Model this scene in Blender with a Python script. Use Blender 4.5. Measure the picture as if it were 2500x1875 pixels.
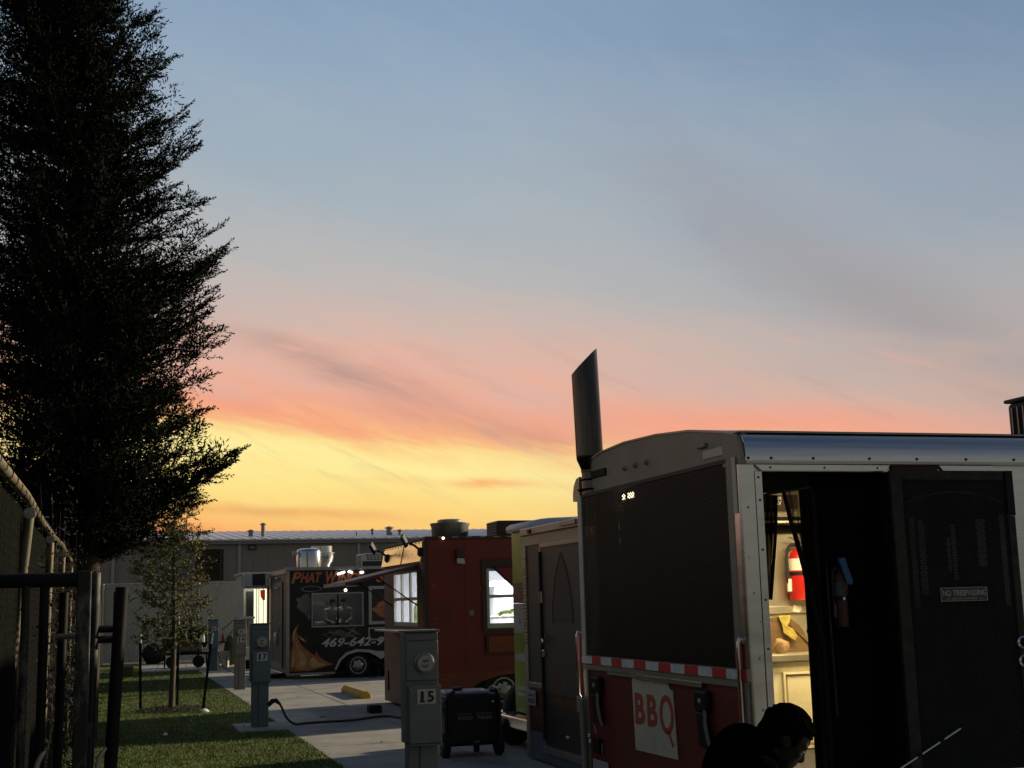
import bpy, bmesh, math, random
import numpy as np
from mathutils import Vector, Matrix, Quaternion

random.seed(7)
RNG = np.random.default_rng(7)
rad = math.radians
for o in list(bpy.data.objects):
    bpy.data.objects.remove(o)
SC = bpy.context.scene
COL = SC.collection

# ------------------------------------------------------------------ camera
cam_d = bpy.data.cameras.new('camera')
cam_d.sensor_width = 36.0
cam_d.lens = 46.08
cam_d.clip_start = 0.05
cam_d.clip_end = 3000
cam = bpy.data.objects.new('camera', cam_d)
COL.objects.link(cam)
YAW, PITCH, ROLL = rad(-17.1), rad(9.4), rad(1.5)
fw = Vector((-math.sin(YAW) * math.cos(PITCH), math.cos(YAW) * math.cos(PITCH), math.sin(PITCH)))
r0 = Vector((math.cos(YAW), math.sin(YAW), 0))
u0 = r0.cross(fw)
rt = r0 * math.cos(ROLL) - u0 * math.sin(ROLL)
up = u0 * math.cos(ROLL) + r0 * math.sin(ROLL)
mw = Matrix((rt, up, -fw)).transposed().to_4x4()
mw.translation = (0, 0, 1.65)
cam.matrix_world = mw
SC.camera = cam

# ------------------------------------------------------------------ colour helper
def lin(c):
    return tuple((v / 255 / 12.92) if v / 255 <= 0.04045 else ((v / 255 + 0.055) / 1.055) ** 2.4 for v in c)

# ------------------------------------------------------------------ sky
W = bpy.data.worlds.new('World')
SC.world = W
W.use_nodes = True
NT = W.node_tree
NT.nodes.clear()
def nd(t, **k):
    n = NT.nodes.new(t)
    for a, b in k.items():
        setattr(n, a, b)
    return n
def M(op, a, b=0.0, c=0.0):
    n = nd('ShaderNodeMath', operation=op)
    for i, v in enumerate((a, b, c)):
        if isinstance(v, (int, float)):
            n.inputs[i].default_value = v
        else:
            NT.links.new(v, n.inputs[i])
    return n.outputs[0]
def mixc(f, a, b):
    n = nd('ShaderNodeMix', data_type='RGBA')
    for s, v in ((n.inputs[0], f), (n.inputs[6], a), (n.inputs[7], b)):
        if isinstance(v, (int, float)):
            s.default_value = v
        elif isinstance(v, tuple):
            s.default_value = (*v, 1)
        else:
            NT.links.new(v, s)
    return n.outputs[2]
def sstep(x, lo, hi):
    n = nd('ShaderNodeMapRange', interpolation_type='SMOOTHSTEP')
    NT.links.new(x, n.inputs[0])
    n.inputs[1].default_value = lo
    n.inputs[2].default_value = hi
    return n.outputs[0]
def ramp(f, stops, top):
    n = nd('ShaderNodeValToRGB')
    el = n.color_ramp.elements
    while len(el) < len(stops):
        el.new(0.5)
    for e, (p, c) in zip(el, stops):
        e.position = p / top
        e.color = (*lin(c), 1)
    NT.links.new(f, n.inputs[0])
    return n.outputs[0]
tc = nd('ShaderNodeTexCoord')
sp = nd('ShaderNodeSeparateXYZ')
NT.links.new(tc.outputs['Generated'], sp.inputs[0])
X_, Y_, Z_ = sp.outputs
EL = M('MULTIPLY', M('ARCSINE', M('MINIMUM', M('MAXIMUM', Z_, -1.0), 1.0)), 57.29578)
AZ = M('MULTIPLY', M('ARCTAN2', X_, Y_), 57.29578)
def cnoise(sx, sy, rot, scale, detail, seed, rough=0.55):
    c, s = math.cos(rad(rot)), math.sin(rad(rot))
    u = M('ADD', M('MULTIPLY', AZ, c), M('MULTIPLY', EL, s))
    v = M('SUBTRACT', M('MULTIPLY', EL, c), M('MULTIPLY', AZ, s))
    cb = nd('ShaderNodeCombineXYZ')
    NT.links.new(M('MULTIPLY', u, sx), cb.inputs[0])
    NT.links.new(M('MULTIPLY', v, sy), cb.inputs[1])
    cb.inputs[2].default_value = seed
    n = nd('ShaderNodeTexNoise')
    n.inputs['Scale'].default_value = scale
    n.inputs['Detail'].default_value = detail
    n.inputs['Roughness'].default_value = rough
    n.inputs['Distortion'].default_value = 0.35
    NT.links.new(cb.outputs[0], n.inputs['Vector'])
    return n.outputs[0]
N1 = cnoise(0.05, 0.22, -12, 1.0, 5, 2.3)
N2 = cnoise(0.10, 0.55, -16, 1.0, 7, 9.1, 0.62)
N3 = cnoise(0.05, 0.16, -34, 1.0, 6, 4.7)
azr = M('SUBTRACT', AZ, 7.0)
azc = M('MINIMUM', M('MAXIMUM', azr, -40.0), 40.0)
warp = M('ADD', M('MULTIPLY', M('SUBTRACT', N1, 0.5), 5.0), M('MULTIPLY', M('SUBTRACT', N2, 0.5), 2.6))
warp = M('MULTIPLY', warp, sstep(EL, 0.0, 6.0))
ew = M('ADD', M('ADD', EL, M('MULTIPLY', azc, 0.055)), warp)
fac = M('DIVIDE', ew, 60.0)
warm = ramp(fac, [(0.0, (236, 128, 94)), (2.4, (248, 168, 106)), (3.4, (254, 208, 122)), (4.8, (254, 226, 138)), (6.2, (255, 238, 158)),
                  (7.2, (254, 222, 144)), (7.9, (249, 186, 134)), (8.8, (240, 172, 144)), (10.2, (229, 180, 162)), (12.0, (208, 184, 174)), (14.5, (186, 184, 183)),
                  (18.5, (167, 179, 188)), (22.5, (149, 170, 191)), (27, (133, 159, 187)), (40, (84, 108, 134)), (60, (54, 70, 92))], 60)
side = ramp(fac, [(0.0, (172, 132, 124)), (3.0, (206, 160, 140)), (7.5, (226, 172, 152)), (9.5, (208, 178, 164)), (12, (184, 176, 172)), (17, (158, 168, 179)), (22, (134, 154, 177)),
                  (27, (115, 140, 168)), (40, (76, 98, 124)), (60, (52, 68, 90))], 60)
east = ramp(fac, [(0.0, (138, 136, 122)), (8, (136, 135, 127)), (16, (110, 115, 119)), (30, (78, 90, 108)), (60, (52, 68, 90))], 60)
aab = M('ABSOLUTE', azr)
c1 = mixc(sstep(aab, 6.0, 34.0), warm, side)
c2 = mixc(sstep(aab, 40.0, 120.0), c1, east)
# thin mauve cloud streaks, set where they hang in the sky (azimuth, elevation in degrees)
def streak(az, el, lu, lv, rot):
    c, s = math.cos(rad(rot)), math.sin(rad(rot))
    a = M('SUBTRACT', AZ, az)
    e = M('SUBTRACT', EL, el)
    u = M('DIVIDE', M('ADD', M('MULTIPLY', a, c), M('MULTIPLY', e, s)), lu)
    v = M('DIVIDE', M('ADD', M('SUBTRACT', M('MULTIPLY', e, c), M('MULTIPLY', a, s)), M('MULTIPLY', M('SUBTRACT', N1, 0.5), 3.0)), lv)
    q = M('ADD', M('MULTIPLY', u, u), M('MULTIPLY', v, v))
    return M('EXPONENT', M('MULTIPLY', q, -1.0))
def layer(col, st, tint, amt, nz, lo, hi):
    f = M('MULTIPLY', M('MULTIPLY', st, sstep(nz, lo, hi)), amt)
    return mixc(f, col, lin(tint))
N4 = cnoise(0.16, 1.15, -24, 1.0, 9, 13.7, 0.66)
N5 = cnoise(0.10, 0.42, -36, 1.0, 8, 21.3, 0.64)
c3 = layer(c2, streak(34.5, 11.6, 13.0, 1.9, -33), (154, 148, 153), 0.52, N1, 0.12, 0.55)
c3 = layer(c3, streak(26.5, 16.6, 3.6, 0.8, -48), (156, 156, 166), 0.45, N5, 0.3, 0.6)
c3 = layer(c3, streak(9.6, 10.0, 4.6, 0.42, -17), (160, 136, 132), 0.6, N2, 0.30, 0.55)
c3 = layer(c3, streak(8.0, 7.9, 9.0, 0.55, -8), (248, 152, 120), 0.55, N2, 0.28, 0.60)
c3 = layer(c3, streak(16.5, 7.6, 6.0, 0.5, -12), (206, 146, 126), 0.6, N2, 0.36, 0.60)
c3 = layer(c3, streak(15.0, 5.2, 3.2, 0.22, -2), (248, 176, 108), 0.85, N2, 0.30, 0.55)
c3 = layer(c3, streak(28.0, 7.2, 8.0, 0.9, -4), (250, 158, 130), 0.7, N1, 0.25, 0.6)
c3 = layer(c3, streak(7.0, 3.7, 7.0, 0.3, -3), (232, 160, 96), 0.6, N2, 0.34, 0.6)
c3 = layer(c3, streak(0.5, 2.9, 5.0, 0.7, -3), (250, 120, 84), 0.9, N1, 0.1, 0.5)
wisps = M('MULTIPLY', M('MULTIPLY', sstep(N2, 0.50, 0.72), sstep(EL, 5.0, 12.0)), sstep(M('MULTIPLY', EL, -1.0), -60.0, -20.0))
c3 = mixc(M('MULTIPLY', wisps, 0.16), c3, lin((186, 170, 172)))
band = M('MULTIPLY', sstep(EL, 2.5, 7.0), sstep(M('MULTIPLY', EL, -1.0), -14.0, -8.5))
c3 = mixc(M('MULTIPLY', M('MULTIPLY', sstep(N4, 0.52, 0.74), band), 0.34), c3, lin((250, 176, 150)))
c3 = mixc(M('MULTIPLY', M('MULTIPLY', sstep(M('MULTIPLY', N4, -1.0), -0.47, -0.28), band), 0.34), c3, lin((186, 158, 152)))
high = sstep(EL, 11.0, 20.0)
c3 = mixc(M('MULTIPLY', M('MULTIPLY', sstep(N5, 0.46, 0.74), high), 0.07), c3, lin((196, 194, 194)))
bg = nd('ShaderNodeBackground')
NT.links.new(c3, bg.inputs[0])
bg.inputs[1].default_value = 1.0
wo = nd('ShaderNodeOutputWorld')
NT.links.new(bg.outputs[0], wo.inputs[0])

# ------------------------------------------------------------------ low warm light from the far side of the lot
sun_d = bpy.data.lights.new('sun', 'SUN')
sun_d.energy = 4.6
sun_d.angle = rad(1.2)
sun_d.color = (1.0, 0.84, 0.58)
sun = bpy.data.objects.new('sun', sun_d)
COL.objects.link(sun)
sd = Vector((3.0, 0.8, 1.0)).normalized()
sun.rotation_euler = sd.to_track_quat('Z', 'Y').to_euler()
sun.location = (40, 10, 20)

vs = SC.view_settings
vs.view_transform = 'Standard'
vs.look = 'None'
vs.exposure = 0.0
vs.gamma = 1.0
vs.use_curve_mapping = False
SC.cycles.use_denoising = True
SC.cycles.max_bounces = 8
SC.cycles.transparent_max_bounces = 12
SC.cycles.sample_clamp_indirect = 4.0

# ------------------------------------------------------------------ materials
def mat(name, col, rough=0.6, metal=0.0, var=0.18, scale=6.0, bump=0.0, bscale=40.0, stain=None, samt=0.5, sscale=2.0, stretch=None, spec=0.5):
    m = bpy.data.materials.new(name)
    m.use_nodes = True
    t = m.node_tree
    b = t.nodes['Principled BSDF']
    L = t.links.new
    tcn = t.nodes.new('ShaderNodeTexCoord')
    mp = t.nodes.new('ShaderNodeMapping')
    if stretch:
        mp.inputs['Scale'].default_value = stretch
    L(tcn.outputs['Object'], mp.inputs[0])
    n = t.nodes.new('ShaderNodeTexNoise')
    n.inputs['Scale'].default_value = scale
    n.inputs['Detail'].default_value = 6
    L(mp.outputs[0], n.inputs['Vector'])
    cr = t.nodes.new('ShaderNodeValToRGB')
    cr.color_ramp.elements[0].position = 0.3
    cr.color_ramp.elements[1].position = 0.7
    cr.color_ramp.elements[0].color = (*[max(0, c * (1 - var)) for c in col], 1)
    cr.color_ramp.elements[1].color = (*[min(1, c * (1 + var)) for c in col], 1)
    L(n.outputs[0], cr.inputs[0])
    out = cr.outputs[0]
    if stain:
        n2 = t.nodes.new('ShaderNodeTexNoise')
        n2.inputs['Scale'].default_value = sscale
        n2.inputs['Detail'].default_value = 8
        n2.inputs['Roughness'].default_value = 0.7
        L(mp.outputs[0], n2.inputs['Vector'])
        r2 = t.nodes.new('ShaderNodeMapRange')
        r2.inputs[1].default_value = 0.5
        r2.inputs[2].default_value = 0.68
        r2.inputs[4].default_value = samt
        L(n2.outputs[0], r2.inputs[0])
        mx = t.nodes.new('ShaderNodeMix')
        mx.data_type = 'RGBA'
        L(r2.outputs[0], mx.inputs[0])
        L(out, mx.inputs[6])
        mx.inputs[7].default_value = (*stain, 1)
        out = mx.outputs[2]
    L(out, b.inputs['Base Color'])
    rr = t.nodes.new('ShaderNodeMapRange')
    rr.inputs[3].default_value = max(0.02, rough - 0.1)
    rr.inputs[4].default_value = min(1, rough + 0.1)
    L(n.outputs[0], rr.inputs[0])
    L(rr.outputs[0], b.inputs['Roughness'])
    b.inputs['Metallic'].default_value = metal
    b.inputs['Specular IOR Level'].default_value = spec
    if bump > 0:
        n3 = t.nodes.new('ShaderNodeTexNoise')
        n3.inputs['Scale'].default_value = bscale
        n3.inputs['Detail'].default_value = 4
        L(mp.outputs[0], n3.inputs['Vector'])
        bp = t.nodes.new('ShaderNodeBump')
        bp.inputs['Strength'].default_value = bump
        bp.inputs['Distance'].default_value = 0.02
        L(n3.outputs[0], bp.inputs['Height'])
        L(bp.outputs[0], b.inputs['Normal'])
    return m
def emit(name, col, s):
    m = bpy.data.materials.new(name)
    m.use_nodes = True
    b = m.node_tree.nodes['Principled BSDF']
    b.inputs['Base Color'].default_value = (*col, 1)
    b.inputs['Emission Color'].default_value = (*col, 1)
    b.inputs['Emission Strength'].default_value = s
    return m
def sheer(name, col, alpha, rough=0.9, gloss=False):
    m = bpy.data.materials.new(name)
    m.use_nodes = True
    t = m.node_tree
    t.nodes.clear()
    o = t.nodes.new('ShaderNodeOutputMaterial')
    tr = t.nodes.new('ShaderNodeBsdfTransparent')
    d = t.nodes.new('ShaderNodeBsdfGlossy' if gloss else 'ShaderNodeBsdfDiffuse')
    d.inputs['Color'].default_value = (*col, 1)
    if gloss:
        d.inputs['Roughness'].default_value = rough
    mx = t.nodes.new('ShaderNodeMixShader')
    mx.inputs[0].default_value = alpha
    t.links.new(tr.outputs[0], mx.inputs[1])
    t.links.new(d.outputs[0], mx.inputs[2])
    t.links.new(mx.outputs[0], o.inputs[0])
    return m
def sheer_folds(name, col, lo, hi):
    m = sheer(name, col, 0.5)
    t = m.node_tree
    mx = [n for n in t.nodes if n.type == 'MIX_SHADER'][0]
    tcn = t.nodes.new('ShaderNodeTexCoord')
    mp = t.nodes.new('ShaderNodeMapping')
    mp.inputs['Scale'].default_value = (38, 38, 1.6)
    n = t.nodes.new('ShaderNodeTexNoise')
    n.inputs['Scale'].default_value = 1.0
    n.inputs['Detail'].default_value = 3
    r = t.nodes.new('ShaderNodeMapRange')
    r.inputs[1].default_value = 0.38
    r.inputs[2].default_value = 0.62
    r.inputs[3].default_value = lo
    r.inputs[4].default_value = hi
    t.links.new(tcn.outputs['Object'], mp.inputs[0])
    t.links.new(mp.outputs[0], n.inputs['Vector'])
    t.links.new(n.outputs[0], r.inputs[0])
    t.links.new(r.outputs[0], mx.inputs[0])
    return m
MT = {}
def mk(k, *a, **kw):
    MT[k] = mat(k, *a, **kw)
mk('concrete', (0.34, 0.33, 0.30), 0.9, var=0.18, scale=2.2, bump=0.35, bscale=60, stain=(0.19, 0.18, 0.16), samt=0.75, sscale=0.75)
mk('soil', (0.05, 0.042, 0.03), 1.0, var=0.4, scale=10, bump=0.4)
mk('lawn', (0.085, 0.115, 0.016), 1.0, var=0.4, scale=5, bump=0.5, bscale=90, stain=(0.095, 0.090, 0.026), samt=0.55, sscale=1.2)
mk('blade', (0.105, 0.150, 0.018), 0.8, var=0.5, scale=3)
mk('aluminium', (0.62, 0.62, 0.60), 0.24, 1.0, var=0.10, scale=5, bump=0.05, bscale=4, stain=(0.36, 0.35, 0.33), samt=0.35, sscale=3, stretch=(0.5, 0.5, 2))
mk('brushed', (0.60, 0.62, 0.64), 0.26, 1.0, var=0.10, scale=4, bump=0.03, bscale=12, stretch=(0.3, 6, 12))
mk('dull_alu', (0.34, 0.335, 0.315), 0.42, 1.0, var=0.16, scale=8, stain=(0.2, 0.19, 0.17), samt=0.4)
mk('steel', (0.55, 0.56, 0.57), 0.2, 1.0, var=0.1, scale=4, stretch=(3, 3, 0.3))
mk('chrome', (0.72, 0.72, 0.72), 0.08, 1.0, var=0.04)
mk('dark_chrome', (0.075, 0.072, 0.068), 0.02, 1.0, var=0.5, scale=1.2, stretch=(9, 9, 0.5), stain=(0.05, 0.05, 0.09), samt=0.6, sscale=4)  # vertical tone streaks paint highlights into the chrome colour
mk('beige_metal', (0.24, 0.235, 0.185), 0.5, 0.0, var=0.10, scale=3, stain=(0.17, 0.16, 0.12), samt=0.5, sscale=2.2)
mk('tape', (0.52, 0.52, 0.46), 0.55, var=0.06)
mk('black_paint', (0.018, 0.018, 0.018), 0.6, var=0.4, scale=12)
mk('mesh_black', (0.022, 0.024, 0.021), 0.5, 0.0, spec=0.35, var=0.3, scale=8)
mk('mesh_dark', (0.036, 0.037, 0.035), 0.6, 0.0, var=0.3, scale=6)
mk('mesh_worn', (0.10, 0.098, 0.088), 0.35, 0.6, var=0.4, scale=3)
mk('porch_black', (0.007, 0.007, 0.008), 0.8, spec=0.15, var=0.5, scale=4, stretch=(1, 4, 0.4))
mk('dark_red', (0.15, 0.011, 0.010), 0.55, var=0.3, scale=3, stain=(0.06, 0.007, 0.006), samt=0.5)
mk('red_tape', (0.62, 0.024, 0.03), 0.42, var=0.12, scale=20)
mk('white_tape', (0.72, 0.74, 0.69), 0.45, var=0.12, scale=30, stain=(0.35, 0.35, 0.33), samt=0.5, sscale=12)
mk('poster', (0.64, 0.58, 0.43), 0.65, var=0.07, scale=7, stain=(0.40, 0.37, 0.29), samt=0.35, sscale=3, bump=0.06, bscale=10)
mk('poster_red', (0.46, 0.065, 0.030), 0.6, var=0.1)
mk('door_green', (0.009, 0.016, 0.012), 0.6, var=0.3, scale=5, spec=0.2)
mk('door_frame', (0.022, 0.021, 0.018), 0.6, spec=0.2, var=0.4, scale=14, stain=(0.06, 0.055, 0.04), samt=0.5, sscale=9)
mk('sign_black', (0.028, 0.028, 0.028), 0.5, var=0.2)
mk('sign_white', (0.30, 0.30, 0.30), 0.5, var=0.2, scale=30)
mk('cream', (0.72, 0.63, 0.40), 0.42, 0.0, var=0.08, scale=4, stain=(0.5, 0.38, 0.18), samt=0.35, sscale=3.2)
mk('cream_steel', (0.52, 0.47, 0.36), 0.34, 0.75, var=0.25, scale=2.2, stain=(0.42, 0.35, 0.22), samt=0.5, sscale=3)
mk('wood_board', (0.10, 0.055, 0.018), 0.55, var=0.3, scale=8, stretch=(1, 1, 8))
mk('yellow_cloth', (0.27, 0.20, 0.035), 0.9, var=0.35, scale=14, bump=0.3)
mk('bag', (0.22, 0.13, 0.06), 0.6, var=0.3, scale=20, bump=0.4)
mk('extinguisher_red', (0.45, 0.016, 0.012), 0.3, var=0.08)
mk('label_white', (0.7, 0.66, 0.55), 0.5, var=0.05)
mk('rubber', (0.015, 0.015, 0.015), 0.85, var=0.3)
mk('blue_plastic', (0.015, 0.070, 0.19), 0.6, var=0.3, scale=14, bump=0.3)
mk('red_truck', (0.15, 0.009, 0.006), 0.5, var=0.22, scale=1.6, stain=(0.085, 0.012, 0.008), samt=0.6, sscale=1.1)
mk('red_orange', (0.17, 0.027, 0.009), 0.5, var=0.2, scale=2)
mk('maroon', (0.07, 0.010, 0.010), 0.6, var=0.3, scale=5)
mk('brown_trim', (0.045, 0.020, 0.014), 0.6, var=0.3, scale=8)
mk('mauve_panel', (0.13, 0.055, 0.042), 0.5, 0.1, var=0.2, scale=3, stain=(0.15, 0.07, 0.06), samt=0.5, sscale=2)
mk('gold_sheet', (0.72, 0.54, 0.36), 0.2, 1.0, var=0.2, scale=4, bump=0.35, bscale=7)
mk('tread', (0.24, 0.23, 0.21), 0.34, 1.0, var=0.2, scale=30, bump=0.8, bscale=70)
mk('grey_side', (0.048, 0.052, 0.052), 0.5, 0.0, var=0.14, scale=3, stain=(0.05, 0.05, 0.05), samt=0.4, sscale=2)
mk('grey_dark', (0.018, 0.019, 0.020), 0.5, 0.0, var=0.2, scale=3)
mk('orange_faded', (0.23, 0.085, 0.03), 0.6, var=0.3, scale=20)
mk('brown_faded', (0.12, 0.040, 0.018), 0.6, var=0.3, scale=20)
mk('plate', (0.36, 0.38, 0.40), 0.4, var=0.1)
mk('plate_dark', (0.12, 0.13, 0.15), 0.5, var=0.1)
mk('lime', (0.21, 0.34, 0.035), 0.3, var=0.12, scale=2, stain=(0.30, 0.36, 0.16), samt=0.5, sscale=3)
mk('white_van', (0.42, 0.42, 0.40), 0.3, var=0.08, stain=(0.3, 0.29, 0.28), samt=0.4)
mk('van_roof', (0.48, 0.50, 0.55), 0.4, var=0.08)
mk('tyre', (0.012, 0.012, 0.012), 0.85, var=0.3)
mk('rim', (0.35, 0.35, 0.34), 0.3, 0.9, var=0.2)
mk('phat_black', (0.014, 0.014, 0.015), 0.4, spec=0.3, var=0.3, scale=2, stain=(0.04, 0.035, 0.03), samt=0.4)
mk('phat_rear', (0.085, 0.088, 0.078), 0.4, 0.2, var=0.25, scale=2, stretch=(1, 1, 0.4))
mk('phat_trim', (0.34, 0.32, 0.30), 0.4, 0.6, var=0.15)
mk('fender', (0.40, 0.42, 0.43), 0.35, 0.5, var=0.1)
mk('flame_orange', (0.42, 0.15, 0.035), 0.5, var=0.35, scale=5, stain=(0.13, 0.035, 0.01), samt=0.8, sscale=3.5)
mk('flame_yellow', (0.50, 0.27, 0.08), 0.5, var=0.3, scale=6, stain=(0.22, 0.09, 0.03), samt=0.7, sscale=4)
mk('flame_bright', (0.58, 0.36, 0.14), 0.5, var=0.3, scale=8, stain=(0.35, 0.14, 0.04), samt=0.7, sscale=5)
mk('smoke_print', (0.13, 0.125, 0.105), 0.5, var=0.4, scale=4, stain=(0.03, 0.03, 0.03), samt=0.8, sscale=3)
mk('chicken', (0.50, 0.16, 0.04), 0.45, var=0.4, scale=7, stain=(0.2, 0.05, 0.015), samt=0.6, sscale=6)
mk('letter_orange', (0.50, 0.15, 0.05), 0.5, var=0.25, scale=3, stain=(0.30, 0.055, 0.03), samt=0.7, sscale=4)
mk('letter_silver', (0.50, 0.52, 0.54), 0.35, 0.3, var=0.2, scale=6, stain=(0.2, 0.22, 0.26), samt=0.6, sscale=5)
mk('ac_grey', (0.55, 0.56, 0.55), 0.5, var=0.08)
mk('ac_dark', (0.035, 0.035, 0.033), 0.7, var=0.2)
mk('copper_post', (0.48, 0.26, 0.15), 0.4, 0.3, var=0.15)
mk('meter_grey', (0.165, 0.195, 0.195), 0.42, 0.15, var=0.12, scale=3, stain=(0.13, 0.155, 0.15), samt=0.5, sscale=1.7)
mk('meter_tan', (0.20, 0.195, 0.18), 0.5, 0.1, var=0.1)
mk('meter_blue', (0.115, 0.155, 0.18), 0.45, 0.15, var=0.1)
mk('dial', (0.42, 0.43, 0.41), 0.5, var=0.1)
mk('number_white', (0.52, 0.53, 0.51), 0.5, var=0.06)
mk('generator_black', (0.012, 0.012, 0.013), 0.5, var=0.3)
mk('generator_grey', (0.16, 0.16, 0.17), 0.4, var=0.2)
mk('generator_print', (0.20, 0.20, 0.21), 0.5, var=0.15)
mk('generator_top', (0.50, 0.47, 0.52), 0.3, 0.3, var=0.2)
mk('yellow_paint', (0.62, 0.38, 0.045), 0.7, var=0.2, scale=6, stain=(0.4, 0.25, 0.05), samt=0.5, bump=0.2)
mk('cord_black', (0.012, 0.012, 0.013), 0.6)
mk('siding', (0.27, 0.245, 0.215), 0.7, var=0.06, scale=0.6)
mk('metal_roof', (0.55, 0.55, 0.58), 0.4, 0.5, var=0.08, scale=1.5)
mk('gutter', (0.24, 0.235, 0.22), 0.5, var=0.06)
mk('downspout', (0.38, 0.37, 0.35), 0.5, var=0.05)
mk('slat_grey', (0.37, 0.365, 0.34), 0.7, var=0.16, scale=2, stain=(0.2, 0.2, 0.18), samt=0.5)
mk('galvanised', (0.36, 0.35, 0.32), 0.5, 0.4, var=0.15, scale=6)
mk('pole_worn', (0.17, 0.145, 0.095), 0.6, 0.2, var=0.3, scale=5, stain=(0.24, 0.15, 0.05), samt=0.7, sscale=2)
mk('slat_dark', (0.006, 0.0055, 0.005), 0.95, spec=0.05, var=0.4, scale=6, stretch=(1, 1, 0.3))
mk('pipe_black', (0.008, 0.008, 0.009), 0.6, var=0.4, scale=5, spec=0.2)
mk('pipe_peeling', (0.014, 0.014, 0.014), 0.65, var=0.4, scale=5, stain=(0.26, 0.26, 0.22), samt=0.8, sscale=9, stretch=(1, 1, 0.45))
mk('pipe_bare', (0.50, 0.47, 0.40), 0.35, 0.7, var=0.2)
mk('bark', (0.050, 0.036, 0.024), 0.95, var=0.4, scale=10, bump=0.7, stretch=(3, 3, 0.5))
mk('bark_grey', (0.085, 0.072, 0.052), 0.9, var=0.3, scale=12, bump=0.4, stretch=(2, 2, 0.4))
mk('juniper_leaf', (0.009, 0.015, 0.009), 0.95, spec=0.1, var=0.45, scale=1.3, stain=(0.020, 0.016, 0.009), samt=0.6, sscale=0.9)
mk('oak_leaf', (0.145, 0.145, 0.036), 0.8, var=0.4, scale=4, stain=(0.11, 0.08, 0.025), samt=0.5, sscale=3)
mk('vine_leaf', (0.016, 0.017, 0.010), 0.9, var=0.5, scale=5, stain=(0.045, 0.040, 0.026), samt=0.7, sscale=10)
mk('mulch', (0.035, 0.025, 0.018), 1.0, var=0.5, scale=25, bump=0.8)
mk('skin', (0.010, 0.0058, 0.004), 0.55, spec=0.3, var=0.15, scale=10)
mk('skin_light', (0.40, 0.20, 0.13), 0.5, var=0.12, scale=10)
mk('hair', (0.004, 0.0035, 0.0035), 1.0, spec=0.0, var=0.3, scale=30)
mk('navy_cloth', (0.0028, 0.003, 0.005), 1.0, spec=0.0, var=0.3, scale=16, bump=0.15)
mk('grey_cloth', (0.20, 0.20, 0.19), 0.9, var=0.2, scale=12)
mk('bucket_white', (0.62, 0.60, 0.52), 0.5, var=0.08)
mk('paper', (0.75, 0.74, 0.68), 0.8, var=0.04)
mk('green_bin', (0.015, 0.035, 0.018), 0.7, var=0.3)
mk('cardboard', (0.17, 0.11, 0.055), 0.9, var=0.2)
mk('room_white', (0.80, 0.82, 0.84), 0.5, var=0.03)
mk('lettuce', (0.35, 0.48, 0.14), 0.7, var=0.4, scale=14)
mk('window_frame', (0.42, 0.42, 0.36), 0.4, 0.3, var=0.08)
mk('plastic_red', (0.5, 0.03, 0.02), 0.4)
MT['glass'] = sheer('glass', (0.8, 0.85, 0.9), 0.06, 0.03, True)
MT['glass_dim'] = sheer('glass_dim', (0.6, 0.62, 0.62), 0.22, 0.06, True)
MT['curtain'] = sheer_folds('curtain', (0.014, 0.010, 0.006), 0.55, 0.97)
MT['curtain_dense'] = sheer_folds('curtain_dense', (0.008, 0.006, 0.004), 0.94, 1.0)
MT['screen'] = sheer('screen', (0.006, 0.006, 0.008), 0.62)
mk('red_painted_shade', (0.030, 0.004, 0.004), 0.6, var=0.2)  # shaded copy of the extinguisher red, darkness put into the colour
mk('white_painted_shade', (0.05, 0.055, 0.065), 0.6, var=0.2)  # shaded copy of the white label colour
MT['wire_dark'] = mat('wire_dark', (0.008, 0.008, 0.007), 0.8, 0.0, spec=0.1)
MT['wire'] = mat('wire', (0.30, 0.29, 0.26), 0.5, 0.5)
MT['lamp_warm'] = emit('lamp_warm', (1.0, 0.80, 0.50), 9.0)
MT['lamp_cool'] = emit('lamp_cool', (0.86, 0.94, 1.0), 7.0)
MT['lamp_gap_glow'] = emit('lamp_gap_glow', (1.0, 0.86, 0.55), 4.0)  # small lamps, also the painted light gaps behind the porch mesh
MT['opening_lit'] = emit('opening_lit', (1.0, 0.95, 0.66), 1.1)

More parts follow.
